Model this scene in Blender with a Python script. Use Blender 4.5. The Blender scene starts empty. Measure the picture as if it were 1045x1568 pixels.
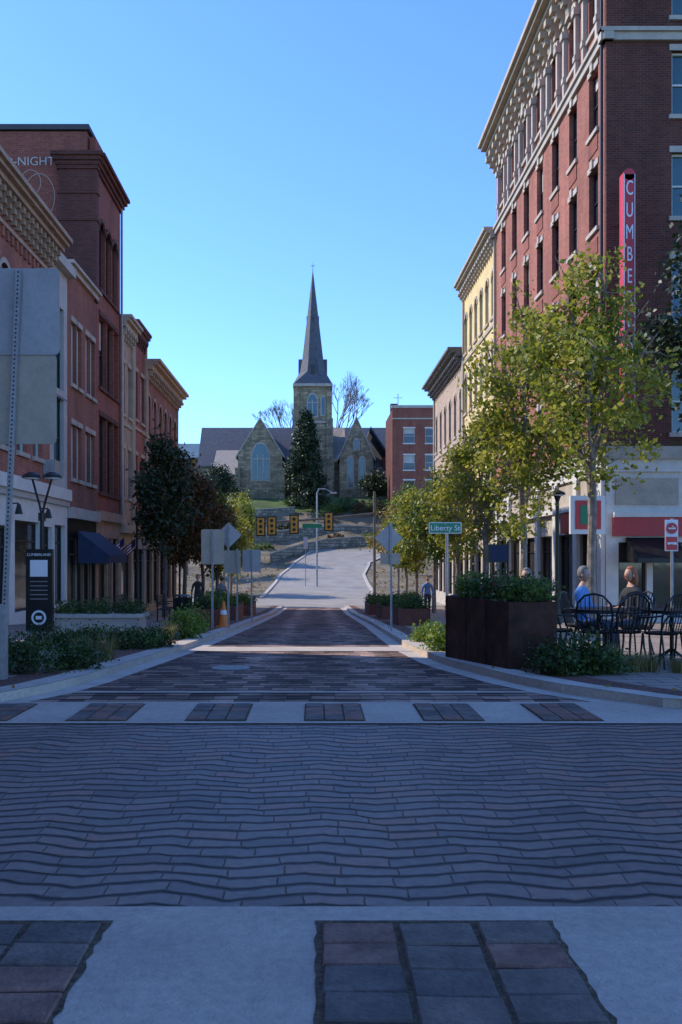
import bpy, math, random
import numpy as np
from mathutils import Vector, Matrix
random.seed(7); np.random.seed(7)
scene=bpy.context.scene
R=random.uniform
# ------------------------------------------------------------ materials
MATS={}
def newmat(name):
    m=bpy.data.materials.new(name); m.use_nodes=True
    nt=m.node_tree; b=nt.nodes['Principled BSDF']; MATS[name]=m
    return m,nt,b
def nd(nt,t,**k):
    n=nt.nodes.new(t)
    for a,v in k.items(): setattr(n,a,v)
    return n
def simple(name,col,rough=.75,var=.25,scale=2.0,metal=0,bump=0.0,bscale=40,col2=None,spec=.5,stain=0):
    m,nt,b=newmat(name)
    g=nd(nt,'ShaderNodeNewGeometry')
    n=nd(nt,'ShaderNodeTexNoise'); n.inputs['Scale'].default_value=scale; n.inputs['Detail'].default_value=5
    nt.links.new(g.outputs['Position'],n.inputs['Vector'])
    r=nd(nt,'ShaderNodeValToRGB')
    r.color_ramp.elements[0].position=.3; r.color_ramp.elements[1].position=.7
    c2=col2 if col2 else tuple(min(1,c*(1+var)) for c in col)
    c1=tuple(c*(1-var) for c in col) if not col2 else col
    r.color_ramp.elements[0].color=(*c1,1); r.color_ramp.elements[1].color=(*c2,1)
    nt.links.new(n.outputs['Fac'],r.inputs['Fac']); outc=r.outputs['Color']
    if stain:
        ns=nd(nt,'ShaderNodeTexNoise'); ns.inputs['Scale'].default_value=18; ns.inputs['Detail'].default_value=6; ns.inputs['Roughness'].default_value=.75
        nt.links.new(g.outputs['Position'],ns.inputs['Vector'])
        mr=nd(nt,'ShaderNodeMapRange'); mr.inputs[1].default_value=.3; mr.inputs[2].default_value=.62; mr.inputs[3].default_value=1-stain; mr.inputs[4].default_value=1.05
        nt.links.new(ns.outputs['Fac'],mr.inputs[0]); mx=nd(nt,'ShaderNodeVectorMath',operation='SCALE'); nt.links.new(outc,mx.inputs[0]); nt.links.new(mr.outputs[0],mx.inputs['Scale']); outc=mx.outputs[0]
    nt.links.new(outc,b.inputs['Base Color'])
    b.inputs['Roughness'].default_value=rough; b.inputs['Metallic'].default_value=metal
    b.inputs['Specular IOR Level'].default_value=spec
    if bump>0:
        n2=nd(nt,'ShaderNodeTexNoise'); n2.inputs['Scale'].default_value=bscale; n2.inputs['Detail'].default_value=3
        nt.links.new(g.outputs['Position'],n2.inputs['Vector'])
        bp=nd(nt,'ShaderNodeBump'); bp.inputs['Strength'].default_value=bump; bp.inputs['Distance'].default_value=.02
        nt.links.new(n2.outputs['Fac'],bp.inputs['Height']); nt.links.new(bp.outputs['Normal'],b.inputs['Normal'])
    return m
def brickmat(name,c1,c2,mortar,bw=.22,bh=.075,ms=.01,ground=False,distort=0,dscale=1.,var=.35,vscale=.5,bump=.4,rough=.85,offset=.5,dist=.01,weather=True):
    m,nt,b=newmat(name); L=nt.links.new
    g=nd(nt,'ShaderNodeNewGeometry'); s=nd(nt,'ShaderNodeSeparateXYZ'); L(g.outputs['Position'],s.inputs[0])
    cx=nd(nt,'ShaderNodeCombineXYZ')
    if ground:
        L(s.outputs[0],cx.inputs[0]); L(s.outputs[1],cx.inputs[1])
    else:
        a=nd(nt,'ShaderNodeMath',operation='ADD'); L(s.outputs[0],a.inputs[0]); L(s.outputs[1],a.inputs[1])
        L(a.outputs[0],cx.inputs[0]); L(s.outputs[2],cx.inputs[1])
    vec=cx.outputs[0]
    if distort:
        n=nd(nt,'ShaderNodeTexNoise'); n.inputs['Scale'].default_value=dscale; n.inputs['Detail'].default_value=2.5; L(vec,n.inputs['Vector'])
        sb=nd(nt,'ShaderNodeVectorMath',operation='SUBTRACT'); L(n.outputs['Color'],sb.inputs[0]); sb.inputs[1].default_value=(.5,.5,.5)
        sc=nd(nt,'ShaderNodeVectorMath',operation='MULTIPLY'); L(sb.outputs[0],sc.inputs[0]); sc.inputs[1].default_value=(distort*.6,distort,0)
        ad=nd(nt,'ShaderNodeVectorMath',operation='ADD'); L(vec,ad.inputs[0]); L(sc.outputs[0],ad.inputs[1]); vec=ad.outputs[0]
    t=nd(nt,'ShaderNodeTexBrick'); L(vec,t.inputs['Vector'])
    t.inputs['Scale'].default_value=1; t.inputs['Brick Width'].default_value=bw; t.inputs['Row Height'].default_value=bh
    t.inputs['Mortar Size'].default_value=ms; t.inputs['Mortar Smooth'].default_value=.3; t.inputs['Bias'].default_value=0
    t.inputs['Color1'].default_value=(*c1,1); t.inputs['Color2'].default_value=(*c2,1); t.inputs['Mortar'].default_value=(*mortar,1)
    t.offset=offset
    n2=nd(nt,'ShaderNodeTexNoise'); n2.inputs['Scale'].default_value=vscale; n2.inputs['Detail'].default_value=6; n2.inputs['Roughness'].default_value=.7
    if weather and not ground:
        mp=nd(nt,'ShaderNodeMapping'); mp.inputs['Scale'].default_value=(1.6,1.6,.45); L(g.outputs['Position'],mp.inputs[0]); L(mp.outputs[0],n2.inputs['Vector'])
    else: L(g.outputs['Position'],n2.inputs['Vector'])
    mr=nd(nt,'ShaderNodeMapRange'); mr.inputs[1].default_value=.25; mr.inputs[2].default_value=.75; mr.inputs[3].default_value=1-var; mr.inputs[4].default_value=1+var
    L(n2.outputs['Fac'],mr.inputs[0])
    mx=nd(nt,'ShaderNodeVectorMath',operation='SCALE'); L(t.outputs['Color'],mx.inputs[0]); L(mr.outputs[0],mx.inputs['Scale'])
    L(mx.outputs[0],b.inputs['Base Color']); b.inputs['Roughness'].default_value=rough; b.inputs['Specular IOR Level'].default_value=.25
    if bump:
        inv=nd(nt,'ShaderNodeMath',operation='SUBTRACT'); inv.inputs[0].default_value=1; L(t.outputs['Fac'],inv.inputs[1])
        bp=nd(nt,'ShaderNodeBump'); bp.inputs['Strength'].default_value=bump; bp.inputs['Distance'].default_value=dist
        L(inv.outputs[0],bp.inputs['Height']); L(bp.outputs['Normal'],b.inputs['Normal'])
    return m
def pavemat(name,cols,joint,bw,bh,jy,jx,zig,per,wob,bump=1.0,var=.25,tracks=False,rough=.6,spec=.35,rand=.5):
    m,nt,b=newmat(name); L=nt.links.new
    def M(op,a,b_=None,c=None):
        n=nd(nt,'ShaderNodeMath',operation=op)
        for i,v in enumerate((a,b_,c)):
            if v is None: continue
            if isinstance(v,(int,float)): n.inputs[i].default_value=v
            else: L(v,n.inputs[i])
        return n.outputs[0]
    g=nd(nt,'ShaderNodeNewGeometry'); s=nd(nt,'ShaderNodeSeparateXYZ'); L(g.outputs['Position'],s.inputs[0]); X,Y=s.outputs[0],s.outputs[1]
    def noise(scale,detail=2,vec=None,rough_=.5):
        n=nd(nt,'ShaderNodeTexNoise'); n.inputs['Scale'].default_value=scale; n.inputs['Detail'].default_value=detail; n.inputs['Roughness'].default_value=rough_; L(vec or g.outputs['Position'],n.inputs['Vector']); return n.outputs['Fac']
    nA=M('SUBTRACT',noise(1.1,3),.5); nB=M('SUBTRACT',noise(6,2),.5)
    xp=M('ADD',X,M('MULTIPLY',nA,.5))
    tri=M('PINGPONG',xp,per)
    y2=M('ADD',Y,M('MULTIPLY',tri,zig/per)); y2=M('ADD',y2,M('MULTIPLY',nA,wob)); y2=M('ADD',y2,M('MULTIPLY',nB,wob*.16))
    v=M('DIVIDE',y2,bh); row=M('FLOOR',v); fv=M('FRACT',v)
    wn0=nd(nt,'ShaderNodeTexWhiteNoise',noise_dimensions='1D'); L(row,wn0.inputs['W'])
    u=M('ADD',M('DIVIDE',M('ADD',X,M('MULTIPLY',nB,.03)),bw),M('MULTIPLY',wn0.outputs['Value'],1.0)); col=M('FLOOR',u); fu=M('FRACT',u)
    ev=M('MINIMUM',fv,M('SUBTRACT',1.0,fv)); eu=M('MINIMUM',fu,M('SUBTRACT',1.0,fu))
    jw=M('MULTIPLY',jy/bh,M('ADD',.2,M('MULTIPLY',noise(2.3,3),1.7)))
    def sm(e,w):
        n=nd(nt,'ShaderNodeMapRange',interpolation_type='SMOOTHSTEP'); L(e,n.inputs[0]); n.inputs[1].default_value=0
        if isinstance(w,float): n.inputs[2].default_value=w
        else: L(w,n.inputs[2])
        return n.outputs[0]
    mask=M('MINIMUM',sm(ev,jw),M('ADD',M('MULTIPLY',sm(eu,float(jx/bw)),.45),.55))
    cv=nd(nt,'ShaderNodeCombineXYZ'); L(col,cv.inputs[0]); L(row,cv.inputs[1]); wn=nd(nt,'ShaderNodeTexWhiteNoise',noise_dimensions='2D'); L(cv.outputs[0],wn.inputs['Vector'])
    f=M('ADD',M('MULTIPLY',wn.outputs['Value'],rand),M('MULTIPLY',noise(.55,4,rough_=.6),1.15-rand)); 
    r=nd(nt,'ShaderNodeValToRGB'); e=r.color_ramp.elements; e[0].position=.15; e[0].color=(*cols[0],1); e[1].position=.95; e[1].color=(*cols[-1],1)
    for i,c in enumerate(cols[1:-1]):
        q=e.new(.15+.8*(i+1)/(len(cols)-1)); q.color=(*c,1)
    L(f,r.inputs['Fac'])
    n14=noise(16,6,rough_=.75)
    mr=nd(nt,'ShaderNodeMapRange'); mr.inputs[1].default_value=.25; mr.inputs[2].default_value=.75; mr.inputs[3].default_value=1-var; mr.inputs[4].default_value=1+var; L(n14,mr.inputs[0])
    sc=nd(nt,'ShaderNodeVectorMath',operation='SCALE'); L(r.outputs['Color'],sc.inputs[0]); L(mr.outputs[0],sc.inputs['Scale']); oc=sc.outputs[0]
    if tracks:
        ab2=M('ABSOLUTE',M('SUBTRACT',M('ABSOLUTE',M('ADD',X,M('MULTIPLY',nA,.5))),.8)); m2=nd(nt,'ShaderNodeMapRange',interpolation_type='SMOOTHSTEP'); L(ab2,m2.inputs[0]); m2.inputs[1].default_value=0; m2.inputs[2].default_value=.5; m2.inputs[3].default_value=1.5; m2.inputs[4].default_value=.85
        pn=nd(nt,'ShaderNodeMapRange'); pn.inputs[1].default_value=.4; pn.inputs[2].default_value=.6; pn.inputs[3].default_value=.8; pn.inputs[4].default_value=1.2; L(noise(.9,3),pn.inputs[0])
        s2=nd(nt,'ShaderNodeVectorMath',operation='SCALE'); L(oc,s2.inputs[0]); L(M('MULTIPLY',m2.outputs[0],pn.outputs[0]),s2.inputs['Scale']); oc=s2.outputs[0]
    mx=nd(nt,'ShaderNodeMix',data_type='RGBA'); mx.inputs['A'].default_value=(*joint,1); L(oc,mx.inputs['B']); L(mask,mx.inputs['Factor'])
    L(mx.outputs['Result'],b.inputs['Base Color']); b.inputs['Roughness'].default_value=rough
    b.inputs['Specular IOR Level'].default_value=spec
    h=M('ADD',mask,M('ADD',M('MULTIPLY',wn.outputs['Value'],.35),M('MULTIPLY',n14,.3)))
    bp=nd(nt,'ShaderNodeBump'); bp.inputs['Strength'].default_value=bump; bp.inputs['Distance'].default_value=.014; L(h,bp.inputs['Height']); L(bp.outputs['Normal'],b.inputs['Normal'])
def leafmat(name,cols,trans=.35):
    m,nt,b=newmat(name); L=nt.links.new
    g=nd(nt,'ShaderNodeNewGeometry'); n=nd(nt,'ShaderNodeTexNoise'); n.inputs['Scale'].default_value=1.3; n.inputs['Detail'].default_value=1; L(g.outputs['Position'],n.inputs['Vector'])
    a=nd(nt,'ShaderNodeMath',operation='MULTIPLY_ADD'); L(g.outputs['Random Per Island'],a.inputs[0]); a.inputs[1].default_value=.6
    s=nd(nt,'ShaderNodeMath',operation='MULTIPLY_ADD'); L(n.outputs['Fac'],s.inputs[0]); s.inputs[1].default_value=1.2; s.inputs[2].default_value=-.4
    L(s.outputs[0],a.inputs[2])
    r=nd(nt,'ShaderNodeValToRGB'); e=r.color_ramp.elements
    e[0].position=0; e[0].color=(*cols[0],1); e[1].position=1; e[1].color=(*cols[-1],1)
    for i,c in enumerate(cols[1:-1]):
        x=e.new((i+1)/(len(cols)-1)); x.color=(*c,1)
    L(a.outputs[0],r.inputs['Fac']); L(r.outputs['Color'],b.inputs['Base Color']); b.inputs['Roughness'].default_value=.5
    tr=nd(nt,'ShaderNodeBsdfTranslucent'); L(r.outputs['Color'],tr.inputs['Color'])
    mx=nd(nt,'ShaderNodeMixShader'); mx.inputs[0].default_value=trans
    L(b.outputs[0],mx.inputs[1]); L(tr.outputs[0],mx.inputs[2]); L(mx.outputs[0],nt.nodes['Material Output'].inputs['Surface'])
    return m
brickmat('brick_red',(.32,.085,.05),(.22,.055,.038),(.24,.14,.10))
brickmat('brick_orange',(.38,.115,.07),(.27,.075,.048),(.30,.19,.14))
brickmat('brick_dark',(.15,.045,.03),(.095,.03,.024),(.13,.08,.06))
brickmat('brick_brown',(.31,.10,.065),(.23,.075,.05),(.26,.16,.11))
brickmat('sandstone',(.42,.31,.18),(.20,.155,.10),(.17,.15,.11),bw=.9,bh=.38,ms=.03,var=.45,vscale=.7,dist=.03)
brickmat('rubble_wall',(.34,.29,.22),(.17,.145,.115),(.10,.085,.06),bw=.7,bh=.4,ms=.04,distort=.3,dscale=1.2,var=.45,dist=.04)
pavemat('paving_brick',[(.12,.085,.072),(.20,.15,.128),(.25,.18,.148),(.33,.155,.11)],(.016,.012,.010),.27,.14,.030,.006,.085,.38,.24,bump=1.0,var=.28)
pavemat('paving_road',[(.10,.068,.055),(.22,.15,.12),(.40,.25,.19)],(.02,.014,.011),.26,.24,.045,.014,.03,.4,.06,bump=.6,var=.2,tracks=True,rough=.9,spec=.08,rand=.8)
brickmat('paving_walk',(.34,.265,.21),(.25,.20,.165),(.10,.08,.065),bw=.6,bh=.3,ms=.016,ground=True,var=.28,vscale=.8,bump=.3,rough=.9)
brickmat('paving_band',(.20,.085,.06),(.14,.07,.05),(.05,.04,.03),bw=.22,bh=.11,ms=.01,ground=True,var=.3,vscale=2,bump=.5)
simple('concrete',(.49,.40,.325),.9,.14,1.3,bump=.3,bscale=70,stain=.22,spec=.2)
simple('concrete_light',(.50,.43,.36),.9,.14,2,bump=.2,bscale=50,stain=.22,spec=.2)
simple('paver_a',(.18,.135,.11),.7,.3,5,bump=.5,bscale=45,stain=.35,spec=.25)
simple('paver_b',(.24,.13,.095),.7,.3,5,bump=.5,bscale=45,stain=.35,spec=.25)
simple('paver_c',(.14,.11,.095),.7,.3,5,bump=.5,bscale=45,stain=.35,spec=.25)
simple('joint_sand',(.11,.075,.045),.95,.6,40,bump=1,bscale=90)
simple('asphalt_light',(.31,.28,.245),.95,.14,.6,bump=.2,bscale=40,stain=.15,spec=.15)
simple('grass',(.05,.09,.022),.95,.4,.5,bump=.6,bscale=8)
simple('lawn_grass',(.08,.12,.028),.95,.35,.6,bump=.8,bscale=6,stain=.25)
simple('hill_earth',(.10,.085,.045),.95,.4,.5,bump=1,bscale=4,col2=(.25,.19,.125),stain=.35)
simple('white_paint',(.66,.62,.56),.6,.08,3,stain=.12)
simple('grey_paint',(.46,.41,.36),.7,.12,1.5,stain=.15)
simple('cream_paint',(.68,.48,.19),.7,.12,1,stain=.1)
simple('cream_trim',(.44,.35,.24),.7,.14,2,stain=.2)
simple('tan_stone',(.42,.285,.19),.8,.2,2,bump=.2,stain=.2)
simple('limestone',(.46,.39,.31),.8,.15,2,bump=.2,bscale=20,stain=.2)
simple('dark_cornice',(.13,.11,.09),.7,.3,3)
simple('roof_slate',(.085,.085,.095),.7,.3,3,bump=.3,bscale=6)
simple('roof_tan',(.30,.25,.20),.8,.2,3)
simple('roof_teal',(.10,.15,.16),.5,.2,1)
simple('roof_tar',(.08,.08,.08),.9,.2,1)
simple('louvre',(.05,.05,.055),.8,.2,4)
simple('black_metal',(.018,.018,.018),.4,.3,4,metal=.3)
simple('galv_steel',(.40,.39,.38),.5,.15,3,metal=.6,stain=.25)
simple('sign_back',(.40,.37,.355),.5,.10,2.5,metal=.25,stain=.15)
simple('sign_back_tan',(.44,.35,.26),.55,.10,2.5,metal=.1,stain=.15)
simple('corten',(.065,.026,.017),.7,.45,4,bump=.2,bscale=30,stain=.3,spec=.2)
simple('corten_red',(.19,.055,.03),.7,.3,4,stain=.3)
simple('soil',(.05,.035,.025),.95,.3,9)
simple('navy_cloth',(.02,.03,.07),.8,.2,3)
simple('red_paint',(.48,.03,.03),.45,.12,2)
simple('sign_red',(.58,.035,.04),.4,.08,3)
simple('sign_green',(.01,.22,.10),.4,.08,3)
simple('sign_white',(.80,.80,.78),.4,.04,3)
simple('signal_yellow',(.62,.34,.03),.5,.1,3)
simple('flag_red',(.5,.03,.04),.8,.1,3); simple('flag_blue',(.02,.03,.15),.8,.1,3)
simple('cone_orange',(.75,.20,.03),.5,.1,4)
simple('bark',(.13,.10,.08),.9,.35,8,bump=.6,bscale=25)
simple('bark_pale',(.22,.18,.14),.9,.4,6,bump=.5,bscale=20)
simple('skin',(.55,.30,.20),.55,.06,8); simple('eye',(.04,.03,.03),.3,.1,8)
simple('shirt_blue',(.12,.26,.50),.85,.1,8); simple('shirt_grey',(.30,.31,.33),.85,.1,8); simple('shirt_black',(.03,.03,.035),.85,.1,8)
simple('trousers',(.05,.06,.09),.85,.2,8); simple('shoe',(.03,.025,.02),.5,.2,8)
simple('hair_grey',(.16,.145,.13),.7,.3,30); simple('hair_auburn',(.30,.09,.025),.6,.3,30); simple('hair_dark',(.04,.03,.02),.6,.3,30)
simple('curtain',(.50,.47,.42),.8,.12,1.2)
def glassmat(name,col,rough=.06):
    m,nt,b=newmat(name); L=nt.links.new
    g=nd(nt,'ShaderNodeNewGeometry'); n=nd(nt,'ShaderNodeTexNoise'); n.inputs['Scale'].default_value=.7; L(g.outputs['Position'],n.inputs['Vector'])
    r=nd(nt,'ShaderNodeValToRGB'); r.color_ramp.elements[0].color=(*[c*.4 for c in col],1); r.color_ramp.elements[1].color=(*[c*1.6 for c in col],1)
    L(n.outputs['Fac'],r.inputs['Fac']); L(r.outputs['Color'],b.inputs['Base Color'])
    b.inputs['Roughness'].default_value=rough; b.inputs['Specular IOR Level'].default_value=.8
    n2=nd(nt,'ShaderNodeTexNoise'); n2.inputs['Scale'].default_value=1.1; L(g.outputs['Position'],n2.inputs['Vector'])
    bp=nd(nt,'ShaderNodeBump'); bp.inputs['Strength'].default_value=.08; bp.inputs['Distance'].default_value=.05; L(n2.outputs['Fac'],bp.inputs['Height']); L(bp.outputs['Normal'],b.inputs['Normal'])
glassmat('glass',(.03,.035,.045)); glassmat('glass_teal',(.04,.10,.11)); glassmat('glass_shop',(.05,.045,.04))
leafmat('leaf_yellowgreen',[(.08,.12,.012),(.22,.25,.025),(.38,.37,.045),(.52,.42,.08)],.5)
leafmat('leaf_green',[(.03,.06,.010),(.10,.16,.022),(.20,.24,.04)],.4)
leafmat('leaf_rust',[(.03,.035,.013),(.06,.06,.018),(.14,.065,.02),(.21,.06,.02)])
leafmat('leaf_dark',[(.010,.022,.007),(.025,.045,.013),(.05,.075,.02)],.15)
leafmat('leaf_shrub',[(.015,.04,.009),(.05,.09,.015),(.11,.17,.03)])
leafmat('leaf_bright',[(.08,.13,.015),(.17,.25,.03),(.28,.34,.05)])
leafmat('leaf_gold',[(.12,.11,.02),(.30,.22,.03),(.42,.26,.04)])
leafmat('leaf_fallen',[(.20,.12,.03),(.35,.22,.05),(.25,.08,.03)])
leafmat('grass_blades',[(.09,.09,.02),(.22,.19,.06),(.36,.28,.12)])
leafmat('flower_red',[(.3,.03,.03),(.5,.08,.05)])
# ------------------------------------------------------------ object builder
class O:
    def __init__(s,name,loc=(0,0,0),rot=0):
        s.name=name; s.parts={}; s.extra=[]; s.T=Matrix.Translation(loc)@Matrix.Rotation(rot,4,'Z')
    def add(s,part,mat,vs,fs):
        p=s.parts.setdefault(part,([],[],[],[]))
        if mat not in p[3]: p[3].append(mat)
        mi=p[3].index(mat); o=len(p[0]); p[0].extend([tuple(v) for v in vs]); p[1].extend([tuple(i+o for i in f) for f in fs]); p[2].extend([mi]*len(fs))
    def box(s,part,mat,x0,x1,y0,y1,z0,z1):
        vs=[(x,y,z) for z in (z0,z1) for y in (y0,y1) for x in (x0,x1)]
        s.add(part,mat,vs,[(0,2,3,1),(4,5,7,6),(0,1,5,4),(2,6,7,3),(0,4,6,2),(1,3,7,5)])
    def quad(s,part,mat,a,b,c,d): s.add(part,mat,[a,b,c,d],[(0,1,2,3)])
    def poly(s,part,mat,vs): s.add(part,mat,vs,[tuple(range(len(vs)))])
    def mbox(s,part,mat,M,a0,a1,z0,z1,o0,o1):
        vs=[M(a,z,o) for z in (z0,z1) for o in (o0,o1) for a in (a0,a1)]
        s.add(part,mat,vs,[(0,2,3,1),(4,5,7,6),(0,1,5,4),(2,6,7,3),(0,4,6,2),(1,3,7,5)])
    def extr(s,part,mat,pts,vec):
        n=len(pts); v=Vector(vec); vs=[Vector(p) for p in pts]+[Vector(p)+v for p in pts]
        s.add(part,mat,vs,[tuple(range(n))[::-1],tuple(range(n,2*n))]+[(i,(i+1)%n,n+(i+1)%n,n+i) for i in range(n)])
    def cyl(s,part,mat,p0,p1,r0,r1=None,n=8,cap=True):
        r1=r0 if r1 is None else r1; p0=Vector(p0); p1=Vector(p1); d=(p1-p0)
        if d.length<1e-6: return
        d.normalize(); u=d.orthogonal().normalized(); w=d.cross(u)
        vs=[p0+(u*math.cos(t)+w*math.sin(t))*r0 for t in [2*math.pi*i/n for i in range(n)]]+[p1+(u*math.cos(t)+w*math.sin(t))*r1 for t in [2*math.pi*i/n for i in range(n)]]
        fs=[(i,(i+1)%n,n+(i+1)%n,n+i) for i in range(n)]
        if cap: fs+=[tuple(range(n))[::-1],tuple(range(n,2*n))]
        s.add(part,mat,vs,fs)
    def tube(s,part,mat,pts,r,n=6):
        for a,b in zip(pts[:-1],pts[1:]): s.cyl(part,mat,a,b,r,r,n)
    def ball(s,part,mat,c,r,nu=12,nv=8,f=None):
        vs=[];fs=[]
        for j in range(nv+1):
            ph=math.pi*j/nv
            for i in range(nu):
                th=2*math.pi*i/nu; v=Vector((math.sin(ph)*math.cos(th),math.sin(ph)*math.sin(th),math.cos(ph)))
                if f: v=f(v)
                vs.append((c[0]+v[0]*r[0],c[1]+v[1]*r[1],c[2]+v[2]*r[2]))
        for j in range(nv):
            for i in range(nu): fs.append((j*nu+i,(j+1)*nu+i,(j+1)*nu+(i+1)%nu,j*nu+(i+1)%nu))
        s.add(part,mat,vs,fs)
    def text(s,body,mat,loc,size,rot=(math.pi/2,0,0),ext=.004,align='CENTER',space=1,sx=1):
        c=bpy.data.curves.new('lettering','FONT'); c.body=body; c.size=size; c.extrude=ext; c.align_x=align; c.align_y='CENTER'; c.space_line=space
        c.materials.append(MATS[mat]); o=bpy.data.objects.new('lettering',c); o.location=loc; o.rotation_euler=rot; o.scale=(sx,1,1); s.extra.append(o)
    def done(s,smooth=()):
        obs=[]
        for pn,(vs,fs,mi,mats) in s.parts.items():
            me=bpy.data.meshes.new(pn); me.from_pydata(vs,[],fs)
            for m in mats: me.materials.append(MATS[m])
            me.polygons.foreach_set('material_index',mi)
            if pn in smooth: me.polygons.foreach_set('use_smooth',[True]*len(fs))
            me.update(); obs.append(bpy.data.objects.new(pn,me))
        obs+=s.extra
        for o in obs: scene.collection.objects.link(o)
        if len(obs)==1:
            obs[0].name=s.name; obs[0].matrix_world=s.T; return obs[0]
        e=bpy.data.objects.new(s.name,None); scene.collection.objects.link(e); e.matrix_world=s.T; e.empty_display_size=.2
        for o in obs: o.parent=e
        return e
# ------------------------------------------------------------ terrain
PROF=[(-60,0),(10,0),(17,-.22),(30,-.75),(47,-1.5),(62,-1.95),(76,-2.0),(92,-1.2),(110,.3),(121,2.3),(129,4.6),(136,7.4),(143,10.2),(148,11.2),(160,11.4),(3000,11.4)]
PD=[p[0] for p in PROF]; PZ=[p[1] for p in PROF]
def gz(d): return float(np.interp(d,PD,PZ))
def strip(name,mat,fl,fr,d0,d1,dz,obj=None,n=None,side=None):
    o=obj or O(name); ds=sorted(set([d0,d1]+[p for p in PD if d0<p<d1]+list(np.arange(math.ceil(d0),d1,1.0))))
    for a,b in zip(ds[:-1],ds[1:]):
        if b-a<1e-4: continue
        o.quad('surface',mat,(fl(a),a,gz(a)+dz),(fr(a),a,gz(a)+dz),(fr(b),b,gz(b)+dz),(fl(b),b,gz(b)+dz))
        if side=='r': o.quad('surface','concrete',(fr(a),a,gz(a)+dz),(fr(a),a,gz(a)-.1),(fr(b),b,gz(b)-.1),(fr(b),b,gz(b)+dz))
        if side=='l': o.quad('surface','concrete',(fl(a),a,gz(a)+dz),(fl(a),a,gz(a)-.1),(fl(b),b,gz(b)-.1),(fl(b),b,gz(b)+dz))
    if not obj: return o.done()
C=lambda v:(lambda d:v)
g=O('ground')
xs=[-1500,-60]+list(range(-40,41,4))+[60,1500]
def hz(x,a):
    k=1 if 90<a<133 else 0
    if -7<x<17 and a<124: k=0
    return gz(a)-.03+k*(.35*math.sin(x*.31+a*.2)+.25*math.sin(x*.73-a*.35))
ds=sorted(set(PD+[80,84,88,96,100,104,107,113,116,118,123,125,127,131,133,138,140,145]))
for a,b in zip(ds[:-1],ds[1:]):
    for x0,x1 in zip(xs[:-1],xs[1:]):
        g.quad('g','grass' if a>=148 or a<62 else ('lawn_grass' if (a>=138 or (x0<-20 or x1>22)) else 'hill_earth'),(x0,a,hz(x0,a)),(x1,a,hz(x1,a)),(x1,b,hz(x1,b)),(x0,b,hz(x0,b)))
g.done()
LK=[(7.6,-12),(7.9,-6),(8.6,-3.6),(10.2,-2.85),(17,-2.35),(30,-2.15),(62,-2.1)]
RK=[(8.2,12),(8.4,6),(8.9,3.5),(10.2,2.55),(13.5,1.9),(17,1.72),(30,1.85),(62,1.95)]
lk=lambda d:float(np.interp(d,[p[0] for p in LK],[p[1] for p in LK]))
rk=lambda d:float(np.interp(d,[p[0] for p in RK],[p[1] for p in RK]))
strip('brick_intersection','paving_brick',C(-40),C(40),-20,8.2,0)
strip('brick_road','paving_road',C(-14),C(14),8.2,62,0)
strip('cross_street_road','asphalt_light',C(-90),C(90),62,76,.0)
RL=lambda d:float(np.interp(d,[76,100,112,121.5],[-4.3,-3.6,-2.4,0])); RR=lambda d:float(np.interp(d,[76,100,112,121.5],[5,5.2,6.5,11]))
o=O('hill_road'); strip('','asphalt_light',RL,RR,76,121.5,.004,o)
strip('','concrete_light',lambda d:RL(d)-.3,RL,76,121.5,.1,o,side='r'); strip('','concrete_light',RR,lambda d:RR(d)+.3,76,121.5,.1,o,side='l'); o.done()
def walk(name,k,sgn):
    o=O(name); outer=C(sgn*14)
    d0=7.6 if sgn<0 else 8.2
    ins=lambda t:(lambda d:k(d)+sgn*t)
    if sgn<0:
        strip('', 'paving_walk',outer,ins(0),d0,62,.10,o,side='r')
        strip('', 'concrete_light',ins(.32),ins(.0),d0+.8,62,.104,o)
        strip('', 'paving_band',ins(.75),ins(.32),d0+.8,62,.104,o)
        strip('', 'concrete_light',ins(0.01),ins(-.28),d0+1,62,.004,o)
    else:
        strip('', 'paving_walk',ins(0),outer,d0,62,.10,o,side='l')
        strip('', 'concrete_light',ins(0),ins(.32),d0+.6,62,.104,o)
        strip('', 'paving_band',ins(.32),ins(.75),d0+.6,62,.104,o)
        strip('', 'concrete_light',ins(-.28),ins(0.01),d0+.8,62,.004,o)
    o.done()
walk('sidewalk',lk,-1); walk('sidewalk',rk,1)
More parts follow.
